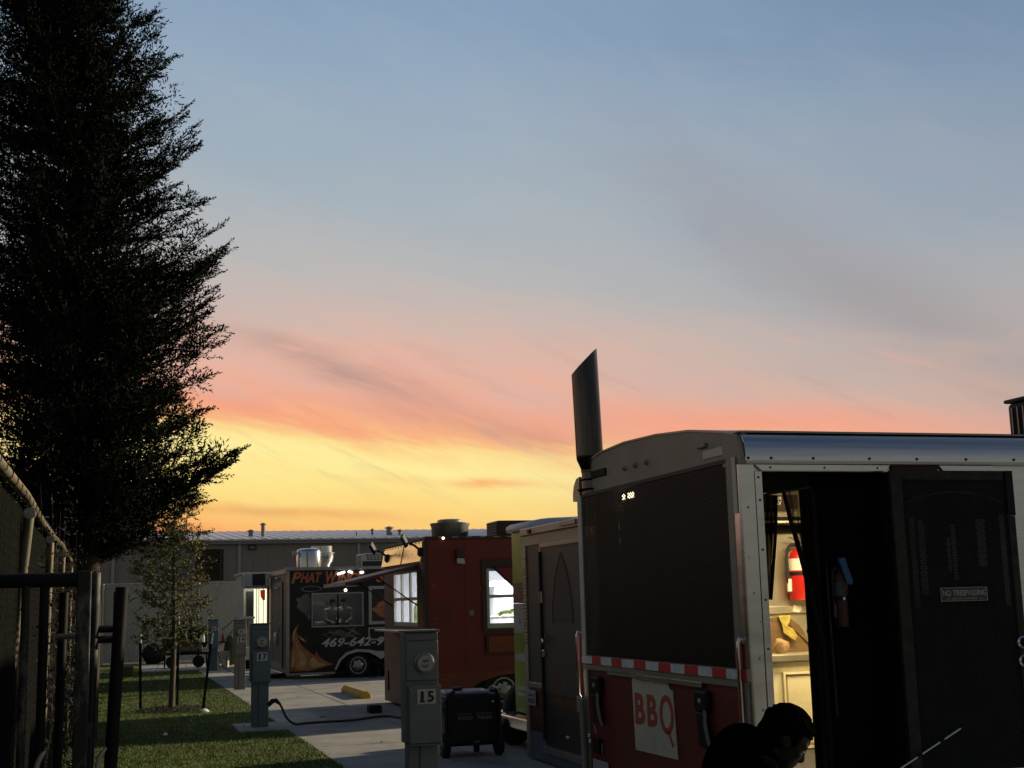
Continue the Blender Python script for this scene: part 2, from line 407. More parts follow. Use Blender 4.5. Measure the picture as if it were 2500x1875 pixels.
# ------------------------------------------------------------------ mesh building
class MB:
    def __init__(s):
        s.v, s.f = [], []
    def add(s, vs, fs):
        n = len(s.v)
        s.v += [tuple(v) for v in vs]
        s.f += [tuple(i + n for i in f) for f in fs]
        return s
    def box(s, x0, x1, y0, y1, z0, z1):
        if x0 > x1: x0, x1 = x1, x0
        if y0 > y1: y0, y1 = y1, y0
        if z0 > z1: z0, z1 = z1, z0
        return s.add([(x0, y0, z0), (x1, y0, z0), (x1, y1, z0), (x0, y1, z0), (x0, y0, z1), (x1, y0, z1), (x1, y1, z1), (x0, y1, z1)],
                     [(0, 3, 2, 1), (4, 5, 6, 7), (0, 1, 5, 4), (1, 2, 6, 5), (2, 3, 7, 6), (3, 0, 4, 7)])
    def cyl(s, p0, p1, r0, r1=None, n=16, caps=True):
        r1 = r0 if r1 is None else r1
        p0, p1 = Vector(p0), Vector(p1)
        d = (p1 - p0).normalized()
        a = d.orthogonal().normalized()
        b = d.cross(a)
        vs = []
        for p, r in ((p0, r0), (p1, r1)):
            for i in range(n):
                t = 2 * math.pi * i / n
                vs.append(p + (a * math.cos(t) + b * math.sin(t)) * r)
        fs = [(i, (i + 1) % n, n + (i + 1) % n, n + i) for i in range(n)]
        if caps:
            fs += [tuple(range(n - 1, -1, -1)), tuple(range(n, 2 * n))]
        return s.add(vs, fs)
    def lathe(s, base, prof, n=24, axis=(0, 0, 1), caps=True):
        base, ax = Vector(base), Vector(axis).normalized()
        a = ax.orthogonal().normalized()
        b = ax.cross(a)
        vs = []
        for r, h in prof:
            for i in range(n):
                t = 2 * math.pi * i / n
                vs.append(base + ax * h + (a * math.cos(t) + b * math.sin(t)) * r)
        fs = []
        for k in range(len(prof) - 1):
            for i in range(n):
                fs.append((k * n + i, k * n + (i + 1) % n, (k + 1) * n + (i + 1) % n, (k + 1) * n + i))
        if caps:
            fs += [tuple(range(n - 1, -1, -1)), tuple(range((len(prof) - 1) * n, len(prof) * n))]
        return s.add(vs, fs)
    def tube(s, pts, r, n=8):
        pts = [Vector(p) for p in pts]
        rs = r if isinstance(r, (list, tuple)) else [r] * len(pts)
        vs = []
        a = None
        for i, p in enumerate(pts):
            d = (pts[min(i + 1, len(pts) - 1)] - pts[max(i - 1, 0)]).normalized()
            a = d.orthogonal().normalized() if a is None else (a - d * a.dot(d)).normalized()
            b = d.cross(a)
            for k in range(n):
                t = 2 * math.pi * k / n
                vs.append(p + (a * math.cos(t) + b * math.sin(t)) * rs[i])
        fs = []
        for i in range(len(pts) - 1):
            for k in range(n):
                fs.append((i * n + k, i * n + (k + 1) % n, (i + 1) * n + (k + 1) % n, (i + 1) * n + k))
        fs += [tuple(range(n - 1, -1, -1)), tuple(range((len(pts) - 1) * n, len(pts) * n))]
        return s.add(vs, fs)
    def prism(s, poly, axis, a0, a1):
        def pt(p, a):
            return {'x': (a, p[0], p[1]), 'y': (p[0], a, p[1]), 'z': (p[0], p[1], a)}[axis]
        n = len(poly)
        vs = [pt(p, a0) for p in poly] + [pt(p, a1) for p in poly]
        fs = [tuple(range(n)), tuple(range(2 * n - 1, n - 1, -1))] + [(i, n + i, n + (i + 1) % n, (i + 1) % n) for i in range(n)]
        return s.add(vs, fs)
    def grid_wall(s, axis, c0, c1, u0, u1, z0, z1, holes):
        """slab between c0 and c1 on axis, spanning u and z, with rectangular holes (u0,u1,z0,z1)"""
        us = sorted({u0, u1, *[h[0] for h in holes], *[h[1] for h in holes]})
        zs = sorted({z0, z1, *[h[2] for h in holes], *[h[3] for h in holes]})
        us = [u for u in us if u0 <= u <= u1]
        zs = [z for z in zs if z0 <= z <= z1]
        solid = lambda i, k: 0 <= i < len(us) - 1 and 0 <= k < len(zs) - 1 and not any(
            h[0] <= (us[i] + us[i + 1]) / 2 <= h[1] and h[2] <= (zs[k] + zs[k + 1]) / 2 <= h[3] for h in holes)
        P = (lambda c, u, z: (c, u, z)) if axis == 'x' else (lambda c, u, z: (u, c, z))
        for i in range(len(us) - 1):
            for k in range(len(zs) - 1):
                if not solid(i, k):
                    continue
                a, b, c, d = us[i], us[i + 1], zs[k], zs[k + 1]
                for cc in (c0, c1):
                    s.add([P(cc, a, c), P(cc, b, c), P(cc, b, d), P(cc, a, d)], [(0, 1, 2, 3)])
                if not solid(i - 1, k): s.add([P(c0, a, c), P(c1, a, c), P(c1, a, d), P(c0, a, d)], [(0, 1, 2, 3)])
                if not solid(i + 1, k): s.add([P(c0, b, c), P(c1, b, c), P(c1, b, d), P(c0, b, d)], [(0, 1, 2, 3)])
                if not solid(i, k - 1): s.add([P(c0, a, c), P(c1, a, c), P(c1, b, c), P(c0, b, c)], [(0, 1, 2, 3)])
                if not solid(i, k + 1): s.add([P(c0, a, d), P(c1, a, d), P(c1, b, d), P(c0, b, d)], [(0, 1, 2, 3)])
        return s
    def lattice(s, org, U, V, w, h, pw, ph, r):
        """diamond mesh of thin three-sided strands inside a w x h rectangle"""
        org, U, V = Vector(org), Vector(U).normalized(), Vector(V).normalized()
        Nn = U.cross(V).normalized()
        k = ph / pw
        for sg in (1, -1):
            c = -k * w if sg > 0 else 0.0
            end = h if sg > 0 else h + k * w
            while c < end:
                # line v = sg*k*u + c
                pts = []
                for u in (0, w):
                    v = sg * k * u + c
                    if 0 <= v <= h: pts.append((u, v))
                for v in (0, h):
                    u = (v - c) / (sg * k)
                    if 0 < u < w: pts.append((u, v))
                c += ph
                if len(pts) < 2:
                    continue
                a = org + U * pts[0][0] + V * pts[0][1]
                b = org + U * pts[1][0] + V * pts[1][1]
                d = (b - a)
                if d.length < 0.01:
                    continue
                q = Nn.cross(d.normalized())
                off = [q * r, -q * r, Nn * r * 1.2 + Nn * (0.0004 * sg)]
                s.add([a + o for o in off] + [b + o for o in off], [(0, 1, 4, 3), (1, 2, 5, 4), (2, 0, 3, 5)])
        return s

def root(name, label, cat, loc, group=None):
    o = bpy.data.objects.new(name, None)
    o.empty_display_size = 0.2
    o.location = loc
    COL.objects.link(o)
    o['label'], o['category'] = label, cat
    if group: o['group'] = group
    return o
def rootloc(par):
    q = Vector((0, 0, 0))
    while par is not None:
        q += par.location
        par = par.parent
    return q
def build(name, mb, m, par=None, smooth=False, bevel=0.0, bseg=2, kind=None, label=None, cat=None, group=None, base=None):
    me = bpy.data.meshes.new(name)
    off = rootloc(par) if par is not None else Vector(base or (0, 0, 0))
    vs = [(v[0] - off.x, v[1] - off.y, v[2] - off.z) for v in mb.v]
    me.from_pydata(vs, [], mb.f)
    bm = bmesh.new()
    bm.from_mesh(me)
    if len(bm.faces) < 60000:
        if bevel: bmesh.ops.remove_doubles(bm, verts=bm.verts, dist=1e-5)
        bmesh.ops.recalc_face_normals(bm, faces=bm.faces)
    bm.to_mesh(me)
    bm.free()
    me.materials.append(MT[m] if isinstance(m, str) else m)
    if smooth:
        me.shade_smooth() if hasattr(me, 'shade_smooth') else None
        try:
            me.set_sharp_from_angle(angle=rad(38))
        except Exception:
            pass
    o = bpy.data.objects.new(name, me)
    COL.objects.link(o)
    if par is not None:
        o.parent = par
    elif base:
        o.location = base
    if bevel:
        md = o.modifiers.new('edge', 'BEVEL')
        md.width, md.segments, md.limit_method, md.angle_limit = bevel, bseg, 'ANGLE', rad(40)
    if kind: o['kind'] = kind
    if label: o['label'] = label
    if cat: o['category'] = cat
    if group: o['group'] = group
    return o
def text(name, s, m, par, org, right, upv, w, h, shear=0.0, bold=0.0, ext=0.002, space=1.0):
    """letters fitted into a w x h rectangle whose lower-left corner is org"""
    cu = bpy.data.curves.new(name, 'FONT')
    cu.body, cu.shear, cu.offset, cu.extrude, cu.space_character = s, shear, bold, 0.01, space
    cu.resolution_u = 3
    t = bpy.data.objects.new('tmp', cu)
    COL.objects.link(t)
    bpy.context.view_layer.update()
    me = bpy.data.meshes.new_from_object(t.evaluated_get(bpy.context.evaluated_depsgraph_get()))
    bpy.data.objects.remove(t)
    co = np.array([v.co[:] for v in me.vertices])
    lo, hi = co.min(0), co.max(0)
    R, U = Vector(right).normalized(), Vector(upv).normalized()
    Nn = R.cross(U)
    off = rootloc(par)
    for v in me.vertices:
        a = (v.co.x - lo[0]) / (hi[0] - lo[0]) * w
        b = (v.co.y - lo[1]) / (hi[1] - lo[1]) * h
        c = (v.co.z - lo[2]) / max(1e-6, hi[2] - lo[2]) * ext
        v.co = Vector(org) + R * a + U * b + Nn * c - off
    me.materials.clear()
    me.materials.append(MT[m])
    o = bpy.data.objects.new(name, me)
    COL.objects.link(o)
    o.parent = par
    return o
def copy_tree(o, dv, label, parent=None):
    c = o.copy()
    COL.objects.link(c)
    if parent is None:
        c.location = o.location + Vector(dv)
        c['label'] = label
    else:
        c.parent = parent
    for ch in list(o.children):
        copy_tree(ch, dv, None, c)
    return c
def arc(cx, cy, r, a0, a1, n):
    return [(cx + r * math.cos(rad(a0 + (a1 - a0) * i / n)), cy + r * math.sin(rad(a0 + (a1 - a0) * i / n))) for i in range(n + 1)]
def ellipse(cx, cy, rx, ry, n=20):
    return [(cx + rx * math.cos(2 * math.pi * i / n), cy + ry * math.sin(2 * math.pi * i / n)) for i in range(n)]
def area_lamp(name, loc, size, energy, col, par=None, direction=(0, 0, -1), sy=None):
    d = bpy.data.lights.new(name, 'AREA')
    d.energy, d.color, d.size = energy, col, size
    if sy:
        d.shape, d.size_y = 'RECTANGLE', sy
    o = bpy.data.objects.new(name, d)
    COL.objects.link(o)
    o.rotation_euler = (-Vector(direction)).to_track_quat('Z', 'Y').to_euler()
    o.location = Vector(loc) - (rootloc(par) if par else Vector((0, 0, 0)))
    if par: o.parent = par
    return o
def wheel(par, c, axis, r, rr, wd, n=28):
    """tyre with rim (rim a sub-part)"""
    ax = Vector(axis)
    c = Vector(c)
    prof = [(rr, -wd / 2), (r * 0.92, -wd / 2), (r, -wd * 0.32), (r, wd * 0.32), (r * 0.92, wd / 2), (rr, wd / 2)]
    t = build('tyre', MB().lathe(c, prof, n, ax, caps=True), 'tyre', par, smooth=True)
    mb = MB().lathe(c, [(rr * 0.98, wd / 2 - 0.02), (rr * 0.98, wd / 2 + 0.012), (rr * 0.86, wd / 2 + 0.012), (rr * 0.80, wd / 2 - 0.01), (rr * 0.30, wd / 2 + 0.02), (rr * 0.28, wd / 2 + 0.035), (0.004, wd / 2 + 0.035)], n, ax)
    a = ax.orthogonal().normalized()
    b = ax.cross(a)
    build('rim', mb, 'rim', t, smooth=True)
    mb = MB()
    for i in range(6):
        q = 2 * math.pi * i / 6
        p = c + (a * math.cos(q) + b * math.sin(q)) * rr * 0.58 + ax * (wd / 2 + 0.004)
        mb.cyl(p, p + ax * 0.006, rr * 0.13, n=10)
    build('rim_holes', mb, 'black_paint', t)
    return t

# ================================================================== the ground
build('ground', MB().add([(-900, -300, -0.02), (900, -300, -0.02), (900, 1500, -0.02), (-900, 1500, -0.02)], [(0, 1, 2, 3)]), 'soil', kind='structure')
build('lawn', MB().box(-0.9, 2.346, -6, 43.9, -0.2, 0.0), 'lawn', kind='structure')
path = bpy.data.objects.new('footpath', None)
COL.objects.link(path)
path['kind'] = 'structure'
y = 4.0
while y < 37.5:
    build('concrete_slab', MB().box(2.352, 3.848, y + 0.006, y + 1.72 - 0.006, -0.14, 0.004 + random.uniform(-0.002, 0.002)), 'concrete', path, bevel=0.008)
    y += 1.72
lot = bpy.data.objects.new('parking_lot', None)
COL.objects.link(lot)
lot['kind'] = 'structure'
for ix, (xa, xb) in enumerate(((3.864, 8.4), (8.4, 13.2), (13.2, 26.0))):
    y = -4.0
    while y < 60:
        build('concrete_slab', MB().box(xa + 0.006, xb - 0.006, y + 0.006, y + 4.6 - 0.006, -0.16, random.uniform(-0.002, 0.002)), 'concrete', lot, bevel=0.008)
        y += 4.6
build('concrete_pad', MB().box(1.72, 2.34, 18.45, 19.75, -0.1, 0.012), 'concrete', kind='structure', bevel=0.01)
build('concrete_apron', MB().box(0.9, 3.85, 37.7, 43.8, -0.1, 0.006), 'concrete', kind='structure', bevel=0.01)

rk = random.Random(11)
for (cx_, cy_, an_, ln_) in ((2.5, 22.3, 0.5, 1.2), (3.0, 16.2, -0.3, 0.9), (5.0, 24.6, 0.2, 1.6), (3.2, 26.2, 1.1, 0.8), (4.6, 17.6, 0.9, 1.1)):
    pts, h_ = [Vector((cx_, cy_, 0.0055))], an_
    for k in range(int(ln_ / 0.08)):
        h_ += rk.uniform(-0.5, 0.5)
        pts.append(pts[-1] + Vector((math.cos(h_), math.sin(h_), 0)) * 0.08)
    mb = MB()
    for a_, b_ in zip(pts[:-1], pts[1:]):
        q_ = (b_ - a_).normalized().cross(Vector((0, 0, 1))) * rk.uniform(0.003, 0.007)
        mb.add([a_ - q_, a_ + q_, b_ + q_, b_ - q_], [(0, 1, 2, 3)])
    o = build('crack', mb, 'black_paint', path if cx_ < 3.8 else lot)
# grass blades
n = 110000
gy = 10.5 + 30 * RNG.random(n) ** 1.7
gx = -0.45 + 2.815 * RNG.random(n)
keep = ~((gx > 1.70) & (gy > 18.42) & (gy < 19.78)) & ~((gx > 0.88) & (gy > 37.65))
gx, gy = gx[keep], gy[keep]
n = len(gx)
hh = RNG.uniform(0.014, 0.036, n)
an = RNG.uniform(0, 2 * np.pi, n)
wd = RNG.uniform(0.003, 0.006, n)
lx, ly = RNG.normal(0, 0.018, n), RNG.normal(0, 0.018, n)
V3 = np.zeros((n, 3, 3))
V3[:, 0] = np.stack([gx - np.cos(an) * wd, gy - np.sin(an) * wd, np.full(n, -0.002)], 1)
V3[:, 1] = np.stack([gx + np.cos(an) * wd, gy + np.sin(an) * wd, np.full(n, -0.002)], 1)
V3[:, 2] = np.stack([gx + lx, gy + ly, hh], 1)
def fast_mesh(name, V, F, m, par=None, kind=None, off=(0, 0, 0)):
    """V (n,3) vertices, F (k,c) faces of equal size"""
    me = bpy.data.meshes.new(name)
    V = np.asarray(V, float) - np.array(off)
    F = np.asarray(F)
    me.vertices.add(len(V))
    me.vertices.foreach_set('co', V.ravel().astype(np.float32))
    c = F.shape[1]
    me.loops.add(F.size)
    me.loops.foreach_set('vertex_index', F.ravel().astype(np.int32))
    me.polygons.add(len(F))
    me.polygons.foreach_set('loop_start', (np.arange(len(F)) * c).astype(np.int32))
    me.polygons.foreach_set('loop_total', np.full(len(F), c, np.int32))
    me.update(calc_edges=True)
    me.validate()
    me.materials.append(MT[m])
    o = bpy.data.objects.new(name, me)
    COL.objects.link(o)
    if par is not None: o.parent = par
    if kind: o['kind'] = kind
    return o
g = fast_mesh('grass', V3.reshape(-1, 3), np.arange(3 * n).reshape(-1, 3), 'blade', kind='stuff')
g['label'] = 'short mown lawn grass beside the concrete footpath'

n = 420
lx_, ly_ = RNG.uniform(-0.3, 3.8, n), 10.5 + 26 * RNG.random(n) ** 1.5
P0 = np.stack([lx_, ly_, np.where(lx_ < 2.33, 0.035, 0.010)], 1)
dv = RNG.normal(0, 1, (n, 3)); dv[:, 2] *= 0.25
dv /= np.linalg.norm(dv, axis=1)[:, None]
ev = np.cross(dv, np.array([0, 0, 1.0])[None]); ev /= np.linalg.norm(ev, axis=1)[:, None] + 1e-9
sz = RNG.uniform(0.010, 0.026, n)[:, None]
Vv = np.stack([P0 - dv * sz, P0 + ev * sz * .45, P0 + dv * sz, P0 - ev * sz * .45], 1)
o = fast_mesh('fallen_leaves', Vv.reshape(-1, 3), np.arange(4 * n).reshape(-1, 4), 'bark_grey', kind='stuff')
o['label'] = 'scattered small dry leaves on the lawn and footpath'

# ================================================================== warehouse far behind
wh = root('warehouse', 'long low taupe metal warehouse with pale ribbed roof behind the food trailers', 'warehouse', (10, 75, 0))
build('wall', MB().box(-14, 60, 75, 75.3, 0, 5.33), 'siding', wh)
mb = MB()
x = -14
while x < 60:
    mb.prism([(x, 74.997), (x + 0.05, 74.965), (x + 0.11, 74.965), (x + 0.16, 74.997)], 'z', 0, 5.16)
    x += 0.9
o = build('siding_ribs', mb, 'siding', wh, kind='stuff')
build('gutter', MB().box(-14.2, 60.2, 74.7, 75.05, 5.17, 5.40), 'gutter', wh, bevel=0.02)
build('roof', MB().add([(-14.3, 74.6, 5.44), (60.3, 74.6, 5.44), (60.3, 92, 6.86), (-14.3, 92, 6.86), (-14.3, 74.6, 5.36), (60.3, 74.6, 5.36), (60.3, 92, 6.76), (-14.3, 92, 6.76)],
                       [(0, 1, 2, 3), (7, 6, 5, 4), (0, 4, 5, 1), (1, 5, 6, 2), (2, 6, 7, 3), (3, 7, 4, 0)]), 'metal_roof', wh)
mb = MB()
x = -14
while x < 60:
    mb.add([(x - .07, 74.55, 5.44), (x + .07, 74.55, 5.44), (x + .03, 74.55, 5.465), (x - .03, 74.55, 5.49), (x - .07, 92, 6.86), (x + .07, 92, 6.86), (x + .03, 92, 6.885), (x - .03, 92, 6.885)],
           [(0, 1, 2, 3), (3, 2, 6, 7), (0, 3, 7, 4), (2, 1, 5, 6)])
    x += 0.62
build('roof_ribs', mb, 'metal_roof', wh, kind='stuff')
for x in (0.14, 6.88, 13.6, 20.3):
    build('downspout', MB().box(x - 0.08, x + 0.08, 74.84, 74.95, 0, 5.17), 'downspout', wh, bevel=0.01)
lv = build('louvre_vent', MB().grid_wall('y', 74.90, 74.995, 4.4, 6.1, 3.1, 5.02, [(4.48, 6.02, 3.18, 4.94)]), 'gutter', wh)
for i in range(11):
    z = 3.2 + i * 0.158
    build('slat', MB().add([(4.48, 74.90, z), (6.02, 74.90, z), (6.02, 74.985, z + .13), (4.48, 74.985, z + .13), (4.48, 74.90, z - .015), (6.02, 74.90, z - .015), (6.02, 74.985, z + .115), (4.48, 74.985, z + .115)],
                           [(0, 1, 2, 3), (7, 6, 5, 4), (0, 4, 5, 1), (2, 6, 7, 3)]), 'brown_trim', lv)
lp = build('wall_lamp', MB().grid_wall('y', 74.8, 74.995, 7.38, 7.80, 4.86, 5.12, [(7.45, 7.73, 4.92, 5.06)]), 'black_paint', wh)
build('lens', MB().box(7.45, 7.73, 74.86, 74.9, 4.92, 5.06), 'gutter', lp)
for x, h, r, cap in ((7.95, 0.22, 0.13, 1), (8.68, 0.62, 0.12, 1), (14.32, 0.12, 0.05, 0), (15.28, 0.22, 0.07, 1), (16.33, 0.34, 0.18, 1), (17.0, 0.16, 0.10, 1)):
    z0 = 5.93
    mb = MB().cyl((x, 79.5, z0 - 0.1), (x, 79.5, z0 + h), r, n=12)
    if cap: mb.lathe((x, 79.5, z0 + h - 0.04), [(r * 1.2, 0), (r * 1.7, 0.02), (r * 1.7, 0.05), (r * 0.4, 0.14)], 12)
    build('roof_vent', mb, 'gutter', wh)

# ================================================================== slatted fence in front of the warehouse
pf = root('chain_link_fence', 'tall pale slatted chain link fence in front of the warehouse', 'fence', (3, 44.3, 0))
mb = MB()
x = -6.0
i = 0
while x < 26:
    mb.box(x, x + 0.055, 44.3 + (0.006 if i % 2 else 0), 44.312 + (0.006 if i % 2 else 0), 0.04, 2.47 + 0.02 * math.sin(i * 1.7))
    x += 0.066
    i += 1
build('privacy_slats', mb, 'slat_grey', pf, kind='stuff')
build('wire_mesh', MB().lattice((-6, 44.285, 0.04), (1, 0, 0), (0, 0, 1), 32, 2.46, 0.16, 0.18, 0.004), 'wire', pf, kind='stuff')
build('top_rail', MB().cyl((-6, 44.27, 2.50), (26, 44.27, 2.50), 0.025, n=8), 'galvanised', pf)
for x in (-3.1, -0.2, 2.78, 5.7, 8.6, 11.5, 14.4):
    build('post', MB().cyl((x, 44.24, -0.05), (x, 44.24, 2.52), 0.04, n=10), 'galvanised', pf, smooth=True)
pp = root('conduit_pole', 'tall dark steel post with cables by the slatted fence', 'post', (3.98, 42.6, 0))
build('shaft', MB().box(3.93, 4.03, 42.55, 42.65, -0.05, 2.48), 'ac_dark', pp, bevel=0.006)
for k, (dx, dz) in enumerate(((-1.6, -0.62), (-1.3, -0.92), (1.2, 0.05))):
    pts = [(3.98 + dx * t, 42.6 - 0.3 * t, 1.55 - 0.18 * k + dz * t - 0.35 * math.sin(math.pi * t)) for t in np.linspace(0, 1, 9)]
    build('cable', MB().tube(pts, 0.014, 6), 'cord_black', pp)

# ================================================================== left boundary fence (chain link with dark slats)
lf = root('privacy_fence', 'dark slatted chain link fence with worn pipe rail along the lawn edge', 'fence', (-0.5, 10, 0))
build('top_rail', MB().tube([(-0.47, yy, 2.30 + 0.02 * math.sin(yy)) for yy in np.arange(2, 36, 2.0)], 0.026, 12), 'pole_worn', lf, smooth=True)
for yy, lean in ((2.6, 0.1), (5.5, 0.02), (8.5, 0.20), (11.5, 0.03), (14.5, 0.05), (17.5, 0.0), (20.5, 0.02), (23.5, 0), (26.5, 0), (29.5, 0)):
    build('post', MB().cyl((-0.47 - lean, yy, -0.1), (-0.475, yy, 2.26), 0.030, n=14), 'pole_worn', lf, smooth=True)
    build('clamp', MB().cyl((-0.475, yy - 0.04, 2.25), (-0.475, yy + 0.04, 2.25), 0.036, n=12), 'dull_alu', lf)
mb = MB()
yy = 2.0
while yy < 36:
    a = 0.012 * math.sin(yy * 31)
    mb.add([(-0.545 + a, yy, 0.03), (-0.545 - a, yy + 0.05, 0.03), (-0.525 - a, yy + 0.05, 2.27), (-0.525 + a, yy, 2.27 + 0.02 * math.sin(yy * 17))], [(0, 1, 2, 3)])
    yy += 0.056
build('privacy_slats', mb, 'slat_dark', lf, kind='stuff')
build('wire_mesh', MB().lattice((-0.512, 2, 0.03), (0, 1, 0), (0, 0, 1), 34, 2.26, 0.075, 0.09, 0.0016), 'wire_dark', lf, kind='stuff')
mb = MB()
for i in range(60):
    yy = 3 + i * 0.35
    mb.tube([(-0.47 + 0.03 * math.cos(t), yy + 0.002 * t, 2.30 + 0.03 * math.sin(t)) for t in np.linspace(0, 6.5, 9)], 0.003, 4)
build('wire_ties', mb, 'pipe_black', lf, kind='stuff')
# scrambling creeper on it
n = 5200
cy = RNG.uniform(8.5, 24, n)
cz = np.clip(RNG.normal(1.1, 0.75, n), 0.02, 2.7)
cx = -0.46 + np.abs(RNG.normal(0, 0.10, n)) + 0.12 * np.exp(-cz)
dv = RNG.normal(0, 1, (n, 3))
dv /= np.linalg.norm(dv, axis=1)[:, None]
ev = np.cross(dv, RNG.normal(0, 1, (n, 3)))
ev /= np.linalg.norm(ev, axis=1)[:, None]
P0 = np.stack([cx, cy, cz], 1)
s1, s2 = RNG.uniform(0.010, 0.026, n)[:, None], RNG.uniform(0.005, 0.011, n)[:, None]
Vv = np.stack([P0 - dv * s1, P0 + ev * s2, P0 + dv * s1, P0 - ev * s2], 1)
o = fast_mesh('vine', Vv.reshape(-1, 3), np.arange(4 * n).reshape(-1, 4), 'vine_leaf', kind='stuff')
o['label'] = 'half dead creeper tangled in the dark slatted fence'
mb = MB()
for i in range(70):
    yb = random.uniform(8.8, 22)
    pts = [Vector((-0.44, yb, 0.0))]
    for k in range(7):
        pts.append(pts[-1] + Vector((random.uniform(-0.03, 0.06), random.uniform(-0.14, 0.14), random.uniform(0.18, 0.42))))
    mb.tube(pts, [0.006 - 0.0006 * k for k in range(8)], 4)
o = build('vine_stems', mb, 'bark_grey', kind='stuff')
o['label'] = 'bare vine stems climbing the dark slatted fence'

# ================================================================== black pipe gate and barrier at the left edge
pg = root('pipe_gate', 'black steel pipe gate with peeling paint at the frame edge', 'gate', (-0.3, 6, 0))
build('top_rail', MB().cyl((-1.6, 6, 1.79), (-0.135, 6, 1.79), 0.031, n=16), 'pipe_black', pg, smooth=True)
build('stile', MB().box(-0.135, -0.075, 5.97, 6.03, 0.0, 1.825), 'pipe_peeling', pg, bevel=0.006)
for x, w, m in ((-0.34, 0.018, 'pipe_peeling'), (-0.265, 0.020, 'pipe_black'), (-0.52, 0.018, 'pipe_black'), (-0.72, 0.018, 'pipe_peeling'), (-0.92, 0.018, 'pipe_black')):
    build('bar', MB().cyl((x, 6, 0.05), (x, 6, 1.775), w, n=12), m, pg, smooth=True)
build('bottom_rail', MB().cyl((-1.6, 6, 0.12), (-0.135, 6, 0.12), 0.024, n=12), 'pipe_black', pg, smooth=True)
pb_ = root('pipe_barrier', 'black H shaped pipe barrier standing beside the pipe gate', 'barrier', (-0.08, 6.4, 0))
build('post', MB().cyl((-0.215, 6.3, 0), (-0.195, 6.3, 1.74), 0.020, n=14), 'pipe_black', pb_, smooth=True)
build('post', MB().cyl((-0.02, 6.15, 0), (0.052, 6.05, 1.755), 0.028, n=14), 'pipe_black', pb_, smooth=True)
build('post', MB().cyl((0.022, 6.5, 0), (0.032, 6.5, 1.74), 0.014, n=12), 'pipe_black', pb_, smooth=True)
build('post', MB().cyl((-0.082, 6.1, 0), (-0.06, 6.1, 1.82), 0.022, n=14), 'pipe_peeling', pb_, smooth=True)
build('crossbar', MB().cyl((-0.215, 6.25, 1.545), (-0.06, 6.12, 1.55), 0.013, n=10), 'galvanised', pb_, smooth=True)
build('crossbar', MB().cyl((-0.06, 6.1, 1.575), (0.04, 6.12, 1.575), 0.016, n=10), 'pipe_black', pb_, smooth=True)
build('crossbar', MB().cyl((-0.06, 6.1, 1.53), (0.04, 6.12, 1.53), 0.016, n=10), 'pipe_black', pb_, smooth=True)
for dx in (-0.235, 0.005):
    pts = [(dx + 0.02 + 0.05 * (1 - math.cos(t)) - 0.06, 5.92, 0.98 + 0.11 * math.sin(t)) for t in np.linspace(-0.3, 1.35, 9)]
    build('bent_handle', MB().tube(pts, [0.011] * 7 + [0.008, 0.003], 8), 'pipe_bare', pb_, smooth=True)

# ================================================================== trees
def leafmesh(P, D, L, Wd, name, m, par, off):
    """P base points, D directions, L lengths, Wd widths -> thin kite leaves"""
    n = len(P)
    r = RNG.normal(0, 1, (n, 3))
    e = np.cross(D, r)
    e /= (np.linalg.norm(e, axis=1)[:, None] + 1e-9)
    V = np.stack([P, P + D * (L * 0.45)[:, None] + e * Wd[:, None], P + D * L[:, None], P + D * (L * 0.45)[:, None] - e * Wd[:, None]], 1)
    return fast_mesh(name, V.reshape(-1, 3), np.arange(4 * n).reshape(-1, 4), m, par, off=off)
jt = root('juniper_tree', 'tall dense dark juniper tree towering over the left fence', 'tree', (-0.28, 18, 0))
jb = Vector((-0.28, 18, 0))
AXZ, AXX = [2.0, 5.0, 9.0, 14.0], [-0.28, -0.42, -0.72, -0.85]
axis_x = lambda z: float(np.interp(z, AXZ, AXX))
build('trunk', MB().tube([Vector((axis_x(z) + 0.03 * math.sin(z), 18 + 0.04 * math.cos(z * 1.3), z)) for z in np.linspace(-0.1, 13.2, 16)], [0.17 * (1 - 0.068 * i) + 0.008 for i in range(16)], 12), 'bark', jt, smooth=True)
ENVZ = [2.3, 2.7, 3.0, 3.4, 3.65, 4.0, 4.4, 4.75, 4.95, 5.3, 5.6, 5.95, 6.5, 6.9, 7.2, 7.75, 8.1, 8.6, 9.0, 9.9, 10.8, 12, 13, 14]
EDGE = [0.55, 0.95, 1.10, 1.45, 1.62, 1.20, 1.20, 1.25, 1.00, 1.32, 1.24, 1.12, 1.56, 1.36, 0.90, 0.80, 1.05, 0.98, 0.80, 0.40, 0.25, 0.0, -0.3, -0.7]
branches = []
for i in range(1300):
    zt = 2.5 + 11.2 * random.random() ** 1.15
    R = float(np.interp(zt, ENVZ, EDGE)) - axis_x(zt) - 0.09
    az = random.uniform(0, 2 * math.pi)
    lump_ = math.sin(zt * 2.3 + 1.7 * math.sin(az * 2)) * math.sin(az * 3 + zt * 1.1)
    R = R * (1.0 + 0.20 * lump_) * (random.uniform(0.35, 1.0) if random.random() < 0.88 else random.uniform(0.92, 1.08))
    rise = R * random.uniform(0.0, 0.62)
    branches.append((Vector((axis_x(zt) + R * math.cos(az), jb.y + R * math.sin(az), zt)), rise))
